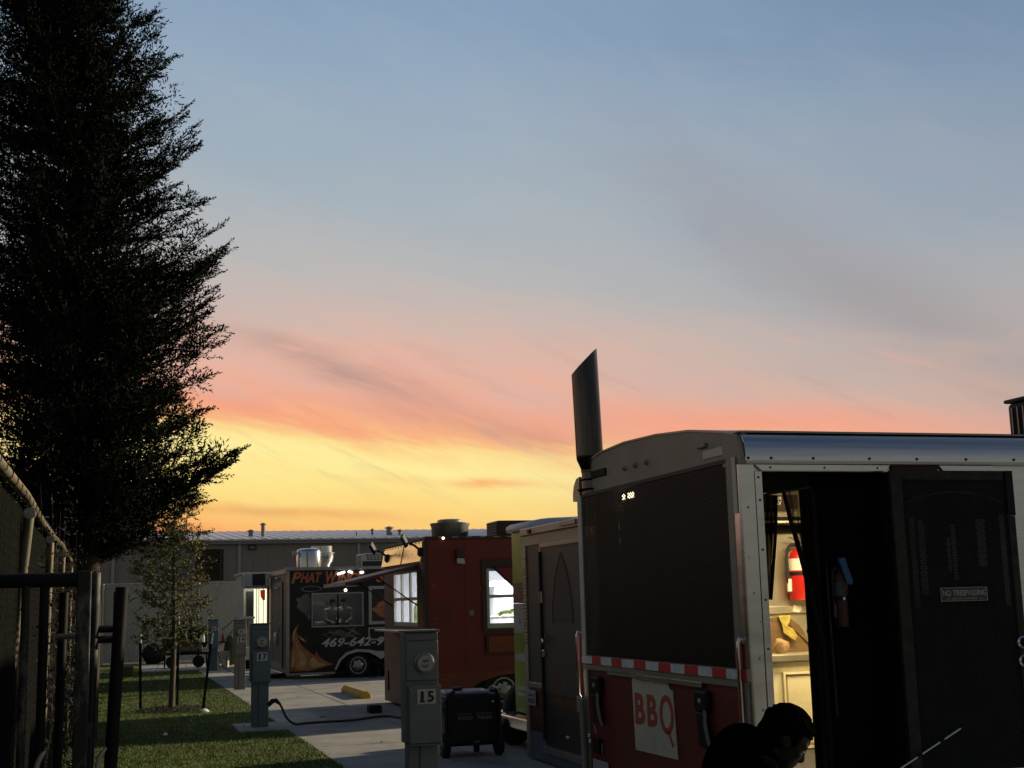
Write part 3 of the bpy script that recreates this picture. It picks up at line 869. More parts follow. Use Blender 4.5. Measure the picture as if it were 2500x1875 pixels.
for tx, tz, rr in ((1.58, 3.72, 1.0), (1.40, 3.5, 0.8), (1.36, 6.5, 1.2), (1.22, 6.3, 1.0), (1.28, 5.3, 0.6), (1.18, 4.75, 0.5), (1.15, 5.85, 0.8), (1.15, 3.1, 0.4), (1.15, 4.35, 0.6), (0.98, 8.1, 1.1), (0.86, 8.6, 1.0), (0.62, 9.3, 1.0), (0.34, 9.9, 1.0)):
    for k in range(5 if tz in (6.5, 6.3, 3.72, 3.5, 8.1) else 2):
        branches.append((Vector((tx + random.uniform(-.12, .03), 18 + random.uniform(-0.3, 0.3), tz + random.uniform(-.12, .06))), rr))
wood = MB()
PP, DD, LL, WW = [], [], [], []
for tip, rise in branches:
    st = Vector((axis_x(max(1.6, tip.z - rise)), jb.y, max(1.6, tip.z - rise)))
    h = tip - st
    ln = h.length
    def bp(t):
        p = st + h * t
        p.z += -0.12 * rise * math.sin(math.pi * t)
        return p
    wood.tube([bp(t) for t in (0, 0.35, 0.7, 0.97)], [0.022, 0.015, 0.009, 0.003], 4)
    ns = int(6 + ln * 11)
    for k in range(ns):
        t = 0.16 + 0.84 * (k + random.random()) / ns
        p = bp(t)
        d = h.normalized()
        q = Vector((random.gauss(0, 1), random.gauss(0, 1), random.gauss(0.35, 0.7))).normalized()
        sd_ = (d * random.uniform(0.5, 1.1) + q * 0.75 + Vector((0, 0, 0.25))).normalized()
        sl = random.uniform(0.18, 0.46) * (1.0 - 0.25 * t)
        if t > 0.9:
            sd_ = (d + q * 0.28 + Vector((0, 0, 0.15))).normalized()
            sl *= 0.9
        K = int(12 + sl * 46)
        tt = np.linspace(0.08, 1.0, K)
        base = np.array(p)[None] + np.array(sd_)[None] * (tt * sl)[:, None]
        base[:, 2] -= 0.05 * sl * tt ** 2
        rnd = RNG.normal(0, 1, (K, 3))
        rnd /= np.linalg.norm(rnd, axis=1)[:, None]
        dd = np.array(sd_)[None] * 0.85 + rnd * 0.72
        dd /= np.linalg.norm(dd, axis=1)[:, None]
        PP.append(base)
        DD.append(dd)
        LL.append(RNG.uniform(0.035, 0.080, K) * (1.15 - 0.45 * tt))
        WW.append(RNG.uniform(0.006, 0.0115, K))
for i in range(1250):       # dense inner tufts round the trunk
    zt = 2.5 + 10.7 * random.random() ** 1.1
    R = max(0.15, float(np.interp(zt, ENVZ, EDGE)) - axis_x(zt) - 0.16)
    az = random.uniform(0, 2 * math.pi)
    rr_ = R * math.sqrt(random.uniform(0.02, 1.0)) * (1.0 + 0.20 * math.sin(zt * 2.3 + 1.7 * math.sin(az * 2)) * math.sin(az * 3 + zt * 1.1))
    c = np.array((axis_x(zt) + rr_ * math.cos(az), 18 + rr_ * math.sin(az), zt))
    K = 75
    q = RNG.normal(0, 1, (K, 3))
    q /= np.linalg.norm(q, axis=1)[:, None]
    ra = random.uniform(0.10, 0.26) * RNG.random(K)[:, None] ** 0.5
    PP.append(c[None] + q * ra * np.array([1, 1, 1.25])[None])
    dd = q * 0.8 + np.array([0, 0, 0.5])[None] + RNG.normal(0, 0.4, (K, 3))
    dd /= np.linalg.norm(dd, axis=1)[:, None]
    DD.append(dd)
    LL.append(RNG.uniform(0.04, 0.095, K))
    WW.append(RNG.uniform(0.007, 0.014, K))
build('branches', wood, 'bark', jt, kind='stuff')
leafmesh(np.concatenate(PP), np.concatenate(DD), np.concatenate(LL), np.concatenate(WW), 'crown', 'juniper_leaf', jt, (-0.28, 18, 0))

yt = root('young_oak_tree', 'slender young staked tree with thin olive foliage on the lawn', 'tree', (1.025, 23.07, 0))
yb = Vector((1.025, 23.07, 0))
build('trunk', MB().tube([yb + Vector((0.02 * math.sin(z * 1.4) + 0.005 * z, 0.02 * math.cos(z), z)) for z in np.linspace(-0.05, 3.85, 14)], [0.050 * (1 - 0.07 * i) + 0.003 for i in range(14)], 10), 'bark_grey', yt, smooth=True)
wood = MB()
PP, DD, LL, WW = [], [], [], []
for i in range(120):
    z0 = 0.95 + 2.75 * (i / 120) ** 0.9
    env = float(np.interp(z0, [0.9, 1.3, 1.8, 2.3, 2.8, 3.2, 3.6, 3.9], [0.36, 0.62, 0.70, 0.62, 0.52, 0.44, 0.38, 0.12]))
    az = i * 2.4 + random.uniform(-.5, .5)
    ln = env * random.uniform(0.6, 1.1)
    h = Vector((math.cos(az) * ln, math.sin(az) * ln, ln * random.uniform(0.15, 0.8)))
    st = yb + Vector((0, 0, z0))
    bpts = [st + h * t + Vector((random.gauss(0, .02), random.gauss(0, .02), random.gauss(0, .02) - 0.05 * t * t)) for t in (0, 0.3, 0.6, 0.85, 1.0)]
    wood.tube(bpts, [0.009, 0.007, 0.005, 0.0035, 0.002], 4)
    for k in range(9):
        a = bpts[random.choice((1, 2, 3, 4))]
        q = Vector((random.gauss(0, 1), random.gauss(0, 1), random.gauss(0.2, 0.8))).normalized()
        l2 = random.uniform(0.10, 0.28)
        b = a + (h.normalized() * 0.5 + q * 0.8) * l2
        wood.tube([a, (a + b) / 2 + q * 0.02, b], [0.004, 0.003, 0.0015], 3)
        dens = 21 if z0 < 3.0 else 12
        K = random.randint(dens // 2, dens)
        tt = RNG.uniform(0.2, 1.0, K)
        PP.append(np.array(a)[None] + np.array(b - a)[None] * tt[:, None])
        rnd = RNG.normal(0, 1, (K, 3))
        rnd /= np.linalg.norm(rnd, axis=1)[:, None]
        DD.append(rnd)
        LL.append(RNG.uniform(0.03, 0.07, K))
        WW.append(RNG.uniform(0.006, 0.014, K))
build('branches', wood, 'bark_grey', yt, kind='stuff')
leafmesh(np.concatenate(PP), np.concatenate(DD), np.concatenate(LL), np.concatenate(WW), 'crown', 'oak_leaf', yt, tuple(yb))
# mulch and stakes
n = 2600
rr, aa = np.sqrt(RNG.random(n)) * 0.62, RNG.uniform(0, 6.283, n)
P0 = np.stack([1.06 + rr * np.cos(aa), 23.1 + rr * 1.15 * np.sin(aa), 0.012 + 0.035 * (1 - (rr / 0.62) ** 2) + RNG.uniform(0, 0.015, n)], 1)
dv = RNG.normal(0, 1, (n, 3)); dv[:, 2] *= 0.3
dv /= np.linalg.norm(dv, axis=1)[:, None]
ev = np.cross(dv, np.array([0, 0, 1.0])[None]); ev /= np.linalg.norm(ev, axis=1)[:, None] + 1e-9
sz = RNG.uniform(0.012, 0.035, n)[:, None]
Vv = np.stack([P0 - dv * sz, P0 + ev * sz * .35, P0 + dv * sz, P0 - ev * sz * .35], 1)
o = fast_mesh('mulch', Vv.reshape(-1, 3), np.arange(4 * n).reshape(-1, 4), 'mulch', kind='stuff')
o['label'] = 'ring of dark wood mulch round the young tree'
stakes = (((0.545, 23.6, 0), (0.515, 23.6, 1.29), 'leftmost black steel tree stake with a white tip beside the young tree', 'paper'),
          ((1.165, 24.0, 0), (1.165, 24.0, 1.0), 'short black steel tree stake right behind the young tree trunk', 'pipe_black'),
          ((1.50, 22.5, 0), (1.64, 22.6, 1.26), 'rightmost black tree stake leaning toward the path with a grey tip', 'meter_blue'))
for a, b, lab, tm in stakes:
    s = root('tree_stake', lab, 'stake', a, 'stakes round the young tree')
    A, B = Vector(a), Vector(b)
    mb = MB()
    mb.box(-0.022, 0.022, -0.003, 0.003, 0, 1)
    mb.box(-0.003, 0.003, -0.02, 0.02, 0, 1)
    vs = [A + (B - A) * v[2] + Vector((v[0], v[1], 0)) for v in mb.v]
    m2 = MB().add(vs, mb.f)
    build('shaft', m2, 'pipe_black', s)
    if tm != 'pipe_black':
        build('tip', MB().cyl(A + (B - A) * 0.86, A + (B - A) * 1.0, 0.026, n=8), tm, s)
    T = yb + Vector((0, 0, 1.18))
    gw = build('guy_wire', MB().tube([A + (B - A) * 0.12, T], 0.0042, 4), 'wire', s)
build('mower_guard', MB().lathe((1.51, 22.42, 0), [(0.085, 0.0), (0.085, 0.02), (0.05, 0.05), (0.01, 0.055)], 14), 'paper', label='small white plastic cap lying at the leaning stake foot', cat='cap', smooth=True)
build('litter_paper', MB().add([(0.70, 18.1, 0.05), (0.76, 18.12, 0.045), (0.77, 18.19, 0.06), (0.72, 18.2, 0.05), (0.735, 18.15, 0.085)], [(0, 1, 4), (1, 2, 4), (2, 3, 4), (3, 0, 4), (3, 2, 1, 0)]), 'paper', label='small crumpled white paper scrap on the near lawn', cat='litter')
build('stone_block', MB().box(0.36, 0.63, 35.5, 35.75, -0.01, 0.26), 'cardboard', label='small brown block sitting on the far lawn near the fence', cat='block', bevel=0.03)

# ================================================================== electric meter pedestals
def pedestal(name, label, base, body, num, w=0.27, z=1.43, lean=0.0, box_z=(0.56, 1.01), style=15):
    bx, by, _ = base
    p = root(name, label, 'meter post', base, 'electric meter posts along the footpath')
    x0, x1 = bx - w / 2, bx + w / 2
    d = 0.17
    ph = by - 0.02
    build('base_post', MB().box(x0 + 0.02, x1 - 0.012, by, by + d - 0.02, -0.02, box_z[0] + 0.05), body, p, bevel=0.006)
    build('seam', MB().box(bx - 0.03, bx - 0.022, by - 0.004, by + 0.004, 0.0, box_z[0]), 'black_paint', p)
    build('housing', MB().box(x0 - 0.004, x1, by + 0.0, by + d, box_z[0] - 0.0, z - 0.012), body, p, bevel=0.01)
    build('meter_cover', MB().box(x0 + 0.006, x1 - 0.004, by - 0.022, by + 0.001, box_z[1] + 0.035, z - 0.085), body, p, bevel=0.008)
    build('top_band', MB().box(x0 + 0.006, x1 - 0.004, by - 0.012, by + 0.001, z - 0.078, z - 0.03), body, p, bevel=0.004)
    build('cap', MB().box(x0 - 0.012, x1 + 0.008, by - 0.03, by + d + 0.01, z - 0.012, z + 0.004), body, p, bevel=0.004)
    bb = build('breaker_box', MB().box(x0 + 0.016, x1 + 0.006, by - 0.062, by + 0.001, box_z[0], box_z[1]), body, p, bevel=0.009)
    build('lip', MB().box(x0 + 0.012, x1 + 0.010, by - 0.070, by - 0.0, box_z[0] - 0.014, box_z[0] - 0.002), body, bb, bevel=0.003)
    build('hinge_pin', MB().cyl((x0 + 0.024, by - 0.066, box_z[1] - 0.03), (x0 + 0.024, by - 0.066, box_z[1] - 0.018), 0.004, n=8), 'chrome', bb)
    mc = Vector((bx + 0.012, by - 0.022, z - 0.255))
    mt = build('meter', MB().lathe(mc, [(0.083, 0.0), (0.083, 0.022), (0.074, 0.026), (0.072, 0.012), (0.068, 0.012), (0.068, 0.05)], 32, (0, -1, 0)), 'dull_alu', p, smooth=True)
    build('dial', MB().lathe(mc, [(0.060, 0.05), (0.060, 0.056), (0.004, 0.056)], 32, (0, -1, 0)), 'dial', mt)
    build('display', MB().box(mc.x - 0.026, mc.x + 0.022, mc.y - 0.060, mc.y - 0.0565, mc.z + 0.006, mc.z + 0.026), 'black_paint', mt)
    build('name_strip', MB().prism([(mc.x - 0.042, mc.z - 0.012), (mc.x + 0.028, mc.z - 0.012), (mc.x + 0.016, mc.z - 0.04), (mc.x - 0.012, mc.z - 0.04)], 'y', mc.y - 0.0595, mc.y - 0.0565), 'meter_tan', mt)
    dome = MB().lathe(mc, [(0.066, 0.05), (0.065, 0.085), (0.058, 0.104), (0.040, 0.113), (0.004, 0.115)], 32, (0, -1, 0), caps=False)
    build('glass_dome', dome, 'glass', mt, smooth=True)
    if num:
        nz0, nz1 = box_z[1] - 0.145, box_z[1] - 0.03
        nx0, nx1 = bx - 0.055, bx + 0.095
        pl = build('number_plate', MB().box(nx0, nx1, by - 0.066, by - 0.0615, nz0, nz1), 'number_white', p)
        text('lettering', num[0], 'black_paint', pl, (nx0 + 0.026, by - 0.0665, nz0 + 0.014), (1, 0, 0), (0, 0, 1), 0.026, nz1 - nz0 - 0.03, bold=0.03)
        if num == '15':
            build('lettering', MB().box(nx0 + 0.018, nx0 + 0.062, by - 0.0685, by - 0.0662, nz0 + 0.014, nz0 + 0.024), 'black_paint', pl)
        text('lettering', num[1], 'black_paint', pl, (nx0 + 0.082, by - 0.0665, nz0 + 0.014), (1, 0, 0), (0, 0, 1), 0.052, nz1 - nz0 - 0.03, bold=0.03)
    return p
p15 = pedestal('meter_pedestal', 'nearest grey meter post numbered 15 beside the black generator', (2.40, 10.45, 0), 'meter_grey', '15', 0.272, 1.437)
p17 = pedestal('meter_pedestal', 'blue grey meter post numbered 17 on a concrete pad by the lawn', (2.045, 19.0, 0), 'meter_blue', '17', 0.262, 1.43, box_z=(0.63, 1.06))
p19 = pedestal('meter_pedestal', 'tan grey meter post numbered 19 on the far footpath', (2.60, 28.0, 0), 'meter_tan', '19', 0.25, 1.42, box_z=(0.70, 1.10))
p21 = pedestal('meter_pedestal', 'farthest dark meter post without number beside the folding table', (2.72, 37.0, 0), 'meter_blue', None, 0.25, 1.37, box_z=(0.60, 1.02))
# power cord from post 17
co = [(2.18, 19.0, 0.33), (2.27, 18.96, 0.36), (2.33, 18.92, 0.28), (2.40, 18.9, 0.13), (2.52, 18.95, 0.035), (2.70, 19.15, 0.02), (3.0, 19.2, 0.02), (3.4, 19.25, 0.02), (3.75, 19.55, 0.02), (3.98, 19.6, 0.02), (4.10, 19.2, 0.02), (4.3, 18.6, 0.02), (4.7, 18.3, 0.02), (5.3, 18.6, 0.02), (6.0, 18.9, 0.3)]
def spline(pts, k=6):
    pts = [Vector(p) for p in pts]
    out = []
    for i in range(len(pts) - 1):
        p0, p1, p2, p3 = pts[max(i - 1, 0)], pts[i], pts[i + 1], pts[min(i + 2, len(pts) - 1)]
        for j in range(k):
            t = j / k
            out.append(0.5 * ((2 * p1) + (p2 - p0) * t + (2 * p0 - 5 * p1 + 4 * p2 - p3) * t * t + (3 * p1 - p0 - 3 * p2 + p3) * t ** 3))
    return out + [pts[-1]]
cr = root('power_cord', 'thick black power cord plugged into post 17 crossing the footpath', 'cord', (2.18, 19.0, 0))
build('cable', MB().tube(spline(co), 0.017, 8), 'cord_black', cr, smooth=True)
build('plug', MB().tube([(2.16, 19.0, 0.30), (2.21, 18.98, 0.355), (2.26, 18.965, 0.365), (2.31, 18.94, 0.32)], [0.03, 0.036, 0.034, 0.02], 10), 'cord_black', cr, smooth=True)
cr2 = root('power_cord', 'thin dark cord running along the ground from the farthest meter post', 'cord', (2.85, 36.9, 0))
build('cable', MB().tube(spline([(2.84, 36.95, 0.5), (2.95, 36.4, 0.12), (3.1, 35.2, 0.025), (3.25, 34.6, 0.02), (3.5, 34.4, 0.02), (3.9, 34.3, 0.1)]), 0.016, 6), 'cord_black', cr2)

# wheel stop and block
ws = MB()
pr = [(-0.10, 0), (0.10, 0), (0.095, 0.06), (0.07, 0.105), (0.03, 0.13), (-0.03, 0.13), (-0.07, 0.105), (-0.095, 0.06)]
ws.add([(4.42 + a, 23.75, b) for a, b in pr] + [(4.42 + a, 25.8, b) for a, b in pr], [tuple(range(8)), tuple(range(15, 7, -1))] + [(i, 8 + i, 8 + (i + 1) % 8, (i + 1) % 8) for i in range(8)])
build('wheel_stop', ws, 'yellow_paint', label='yellow painted concrete wheel stop on the parking bay', cat='wheel stop', bevel=0.012)
build('rubber_block', MB().box(3.87, 4.07, 20.5, 20.72, 0.0, 0.115), 'rubber', label='small dark square block on the footpath edge by the red trailer', cat='block', bevel=0.015)
build('drain_cap', MB().lathe((3.10, 20.2, 0.004), [(0.045, 0), (0.04, 0.012), (0.005, 0.014)], 12), 'black_paint', label='tiny black cap on the footpath beyond the cord', cat='cap')
# ================================================================== barbecue trailer (nearest)
bq = root('barbecue_trailer', 'nearest aluminium food trailer with black mesh porch, BBQ poster and lit open doorway', 'trailer', (3.4, 6.73, 0))
YS, XR = 6.73, 7.9
# side wall with the door opening, inner skins, far wall, floor, ceiling
build('side_wall', MB().grid_wall('y', YS + 0.012, YS + 0.06, 3.50, XR, 0.42, 2.385, [(3.548, 4.384, 0.62, 2.345)]), 'brushed', bq)
build('corner_post', MB().prism([(3.402, YS + 0.09)] + [(3.432 - 0.03 * math.cos(rad(a)), YS + 0.03 - 0.03 * math.sin(rad(a))) for a in range(0, 91, 15)] + [(3.499, YS), (3.499, YS + 0.09)], 'z', 0.42, 2.385), 'aluminium', bq, smooth=True)
jb_ = build('door_jamb', MB().box(3.502, 3.546, YS - 0.006, YS + 0.05, 0.60, 2.345), 'aluminium', bq, bevel=0.003)
build('door_jamb', MB().box(4.386, 4.42, YS - 0.004, YS + 0.05, 0.60, 2.345), 'dull_alu', bq, bevel=0.003)
build('door_header', MB().prism([(3.502, 2.384), (3.545, 2.347), (4.355, 2.347), (4.392, 2.384)], 'y', YS - 0.008, YS + 0.01), 'aluminium', bq, bevel=0.002)
build('header_strip', MB().prism([(4.72, 2.384), (4.75, 2.349), (5.10, 2.349), (5.10, 2.384)], 'y', YS - 0.007, YS + 0.01), 'brushed', bq, bevel=0.002)
build('header_strip', MB().box(4.40, 4.712, YS - 0.005, YS + 0.01, 2.349, 2.383), 'maroon', bq)
build('threshold', MB().box(3.546, 4.386, YS - 0.01, YS + 0.3, 0.585, 0.618), 'aluminium', bq, bevel=0.004)
mb = MB()
for x, z in ((3.523, 2.31), (3.525, 2.18), (3.524, 1.90), (3.525, 1.62), (3.524, 1.35), (3.60, 2.366), (3.95, 2.366), (4.30, 2.366)):
    mb.lathe((x, YS - 0.008, z), [(0.007, -0.004), (0.006, 0.003), (0.001, 0.005)], 8, (0, -1, 0))
build('screws', mb, 'black_paint', bq)
# dents and rust nicks on the corner post are small proud welts
mb = MB()
for x, z, r in ((3.452, 2.14, 0.010), (3.460, 1.66, 0.008), (3.47, 1.30, 0.009), (3.44, 1.86, 0.006), (3.49, 1.50, 0.006), (3.475, 1.02, 0.010)):
    mb.lathe((x, YS, z), [(r, -0.002), (r * 0.7, 0.003), (0.001, 0.004)], 10, (0, -1, 0))
build('dents', mb, 'dull_alu', bq, smooth=True)
# roof side extrusion and roof skin
prof = [(YS - 0.034, 2.386), (YS - 0.036, 2.402), (YS - 0.026, 2.404), (YS - 0.026, 2.425), (YS - 0.022, 2.47), (YS - 0.010, 2.51), (YS + 0.012, 2.542), (YS + 0.045, 2.562), (YS + 0.10, 2.572), (YS + 0.20, 2.574), (YS + 0.20, 2.386)]
build('corner_cap', MB().prism(prof, 'x', 3.405, 3.432), 'beige_metal', bq)
rs = build('roof_edge', MB().prism(prof, 'x', 3.436, XR), 'brushed', bq, smooth=True)
build('drip_lip', MB().box(3.44, XR, YS + 0.06, YS + 0.20, 2.5755, 2.586), 'dull_alu', bq, bevel=0.003)
mb = MB()
for x in (3.455, 3.60, 3.87, 4.24, 4.56, 4.90, 5.24, 5.6):
    mb.lathe((x, YS - 0.026, 2.418), [(0.009, 0), (0.008, 0.005), (0.002, 0.008)], 8, (0, -1, 0))
build('rivet', mb, 'black_paint', bq)
arch = [(9.47, 2.44), (9.47, 2.60), (9.36, 2.675), (9.10, 2.715), (8.61, 2.732), (8.03, 2.713), (7.51, 2.672), (7.17, 2.622), (6.98, 2.592), (6.86, 2.580), (6.80, 2.574), (6.80, 2.44)]
build('fascia', MB().prism(arch, 'x', 3.47, 3.50), 'beige_metal', bq)
top_ = arch[1:11]
vs, fs = [], []
for (a_, b_) in top_:
    for x in (3.462, XR):
        vs += [(x, a_ + (0.010 if a_ > 9 else -0.006 if a_ < 6.9 else 0), b_ + 0.014), (x, a_, b_ + 0.001)]
for k in range(9):
    o_ = k * 4
    fs += [(o_, o_ + 4, o_ + 6, o_ + 2), (o_ + 1, o_ + 3, o_ + 7, o_ + 5), (o_, o_ + 1, o_ + 5, o_ + 4), (o_ + 2, o_ + 6, o_ + 7, o_ + 3)]
build('roof_skin', MB().add(vs, fs), 'dull_alu', bq)
build('corner_seam', MB().tube([(3.434, a_ - 0.001, b_ + 0.001) for a_, b_ in prof[3:9]], 0.004, 6), 'black_paint', bq)
build('roof_far_edge', MB().prism([(9.49, 2.40), (9.49, 2.58), (9.56, 2.57), (9.62, 2.52), (9.645, 2.46), (9.645, 2.40)], 'x', 3.44, XR), 'brushed', bq, smooth=True)
for yy in (8.61, 8.41, 8.21):
    build('marker_light', MB().lathe((3.47, yy, 2.555), [(0.020, 0), (0.018, 0.012), (0.008, 0.026), (0.001, 0.028)], 12, (-1, 0, 0)), 'beige_metal', bq, smooth=True)
build('marker_light', MB().box(3.448, 3.47, 7.26, 7.38, 2.545, 2.575), 'beige_metal', bq, bevel=0.006)
build('tape_strip', MB().box(3.464, 3.469, 6.84, 7.32, 2.475, 2.525), 'tape', bq)
build('tape_strip', MB().box(3.394, 3.3985, 6.755, 6.80, 2.11, 2.43), 'tape', bq)
build('porch_back', MB().box(3.55, 3.575, 6.80, 9.47, 0.45, 2.48), 'porch_black', bq)
build('far_wall', MB().box(3.575, XR, 9.40, 9.46, 0.42, 2.70), 'dull_alu', bq)
build('end_wall', MB().box(XR - 0.03, XR, YS + 0.06, 9.40, 0.42, 2.6), 'dull_alu', bq)
build('floor', MB().box(3.42, XR, YS + 0.065, 9.40, 0.50, 0.58), 'black_paint', bq)
build('chassis', MB().box(3.6, XR - 0.1, 7.0, 9.2, 0.34, 0.498), 'black_paint', bq)
for xx in (5.7, 6.55):
    wheel(bq, (xx, 6.98, 0.33), (0, -1, 0), 0.33, 0.2, 0.2)
    wheel(bq, (xx, 9.22, 0.33), (0, 1, 0), 0.33, 0.2, 0.2)
build('jack_stand', MB().box(3.62, 3.70, 7.1, 7.18, 0, 0.36), 'black_paint', bq)
build('jack_stand', MB().box(3.62, 3.70, 9.05, 9.13, 0, 0.36), 'black_paint', bq)
# porch mesh
for (ya, yb_) in ((6.81, 6.885), (9.36, 9.44)):
    build('mesh_frame', MB().box(3.398, 3.43, ya, yb_, 1.20, 2.425), 'beige_metal' if ya < 8 else 'tape', bq, bevel=0.004)
build('mesh_frame', MB().box(3.402, 3.43, 6.886, 9.358, 2.408, 2.432), 'black_paint', bq)
build('mesh_screen', MB().lattice((3.406, 6.886, 1.238), (0, 1, 0), (0, 0, 1), 2.472, 1.17, 0.042, 0.025, 0.0038), 'mesh_black', bq, kind='stuff')
build('mesh_side', MB().lattice((3.43, 9.43, 0.5), (1, 0, 0), (0, 0, 1), 0.12, 1.92, 0.030, 0.030, 0.003), 'mesh_worn', bq, kind='stuff')
mb = MB()
for yy in (8.15, 8.78, 9.22):
    mb.box(3.496, 3.503, yy - 0.1, yy + 0.06, 2.436, 2.446)
build('clips', mb, 'dull_alu', bq)
# stripe of red and white reflective squares
y0 = 9.40
edges = [9.40, 9.20, 9.03, 8.82, 8.63, 8.41, 8.22, 8.00, 7.81, 7.59, 7.41, 7.20, 7.02, 6.865, 6.775]
edges = [9.41 - (9.41 - 6.735) * t for t in (0, .075, .15, .235, .315, .395, .475, .56, .64, .715, .795, .865, .935, .965, 1.0)]
edges = [ay for ay in (9.41, 9.195, 9.01, 8.80, 8.605, 8.385, 8.18, 7.965, 7.77, 7.56, 7.365, 7.17, 6.985, 6.80, 6.735)]
for i in range(14):
    build('reflective_square', MB().box(3.384, 3.392, edges[i + 1] + 0.0015, edges[i] - 0.0015, 1.182, 1.236), 'white_tape' if i % 2 == 0 else 'red_tape', bq)
build('stripe_rail', MB().box(3.3925, 3.42, 6.735, 9.41, 1.176, 1.240), 'beige_metal', bq)
# lower ramp door
rd = build('ramp_door', MB().box(3.412, 3.45, 6.86, 9.33, 0.36, 1.135), 'dark_red', bq)
build('frame_rail', MB().box(3.394, 3.44, 6.76, 9.42, 1.137, 1.174), 'beige_metal', rd, bevel=0.004)
build('frame_rail', MB().box(3.394, 3.44, 6.755, 6.858, 0.34, 1.136), 'beige_metal', rd, bevel=0.004)
build('frame_rail', MB().box(3.396, 3.44, 9.332, 9.42, 0.34, 1.136), 'dull_alu', rd, bevel=0.004)
build('hinge_bar', MB().box(3.380, 3.393, 7.33, 8.34, 1.112, 1.145), 'aluminium', rd, bevel=0.004)
build('hinge_bar', MB().box(3.384, 3.411, 8.345, 8.90, 1.118, 1.136), 'beige_metal', rd, bevel=0.004)
pp_ = build('poster', MB().prism([(8.475, 1.13), (7.90, 1.128), (7.855, 1.09), (7.84, 1.072), (7.80, 1.068), (7.765, 0.65), (8.455, 0.645)], 'x', 3.402, 3.4085), 'poster', rd)
text('lettering', 'B', 'poster_red', pp_, (3.4018, 8.432, 0.817), (0, -1, 0), (0, 0, 1), 0.165, 0.205, bold=0.035)
text('lettering', 'B', 'poster_red', pp_, (3.4018, 8.222, 0.817), (0, -1, 0), (0, 0, 1), 0.165, 0.205, bold=0.035)
q = MB()
for a0 in range(0, 360, 12):
    p = []
    for a, k in ((a0, 1), (a0 + 12, 1), (a0 + 12, .66), (a0, .66)):
        kk = 1 if k == 1 else None
        p.append((7.905 - (0.108 if kk else 0.070) * math.cos(rad(a)), 0.912 + (0.122 if kk else 0.084) * math.sin(rad(a))))
    q.prism(p, 'x', 3.3985, 3.4015)
q.prism([(7.90, 0.815), (7.872, 0.81), (7.805, 0.725), (7.832, 0.718)], 'x', 3.3985, 3.4014)
build('lettering', q, 'poster_red', pp_)
for yc, lean in ((9.13, 0.06), (7.33, 0.08)):
    h = build('latch_bracket', MB().box(3.37, 3.4115, yc - 0.09, yc + 0.10, 0.97, 1.10), 'pipe_black', rd, bevel=0.02)
    build('grip', MB().prism([(yc + 0.085, 0.97), (yc - 0.03, 0.97), (yc - 0.09, 0.80), (yc - 0.05, 0.76), (yc + 0.06, 0.765)], 'x', 3.375, 3.41), 'pipe_black', h, bevel=0.012)
    build('strap', MB().tube([(3.375, yc - 0.055, 0.985), (3.37, yc - 0.062, 0.90), (3.37, yc - 0.09, 0.82), (3.38, yc - 0.11, 0.755)], 0.012, 8), 'meter_tan', h, smooth=True)
    build('bolt', MB().lathe((3.37, yc + 0.0, 1.035), [(0.016, 0), (0.014, 0.008), (0.002, 0.012)], 10, (-1, 0, 0)), 'galvanised', h)
for ya in (6.775, 9.455):
    lb = build('latch_bar', MB().tube([(3.40, ya, 1.40), (3.375, ya, 1.408), (3.366, ya, 1.385), (3.364, ya, 1.30), (3.362, ya - 0.01, 0.95), (3.38, ya - 0.01, 0.93)], 0.011, 10), 'steel', bq, smooth=True)
    build('red_backing', MB().box(3.372, 3.392, ya + 0.018, ya + 0.052, 0.95, 1.385), 'red_tape', lb, bevel=0.004)
    build('socket', MB().box(3.37, 3.3935, ya + 0.03, ya + 0.07, 0.82, 0.93), 'beige_metal', lb, bevel=0.004)
    build('ring_bolt', MB().tube([(3.372, ya - 0.018 + 0.012 * math.cos(t), 0.93 + 0.012 * math.sin(t)) for t in np.linspace(0, 6.28, 12)], 0.004, 6), 'chrome', lb)
build('lower_tube', MB().cyl((3.375, 9.40, 0.35), (3.375, 9.43, 0.92), 0.018, n=12), 'beige_metal', bq, smooth=True)
lt = build('door_latch', MB().box(3.375, 3.411, 9.10, 9.22, 0.55, 0.66), 'pipe_black', rd, bevel=0.01)
build('lever', MB().tube([(3.39, 9.16, 0.70), (3.375, 9.15, 0.735), (3.37, 9.14, 0.76)], 0.010, 8), 'chrome', lt, smooth=True)
build('knob', MB().lathe((3.375, 9.25, 0.672), [(0.013, 0), (0.015, 0.01), (0.008, 0.022), (0.001, 0.024)], 10, (-1, 0, 0)), 'chrome', lt, smooth=True)
build('knob', MB().lathe((3.375, 9.235, 0.632), [(0.013, 0), (0.015, 0.01), (0.008, 0.022), (0.001, 0.024)], 10, (-1, 0, 0)), 'chrome', lt, smooth=True)
build('licence_plate', MB().box(3.395, 3.405, 8.98, 9.28, 0.36, 0.505), 'plate', rd, bevel=0.004)
build('hang_tag', MB().box(3.396, 3.408, 9.10, 9.18, 0.555, 0.63), 'poster', rd, bevel=0.004)
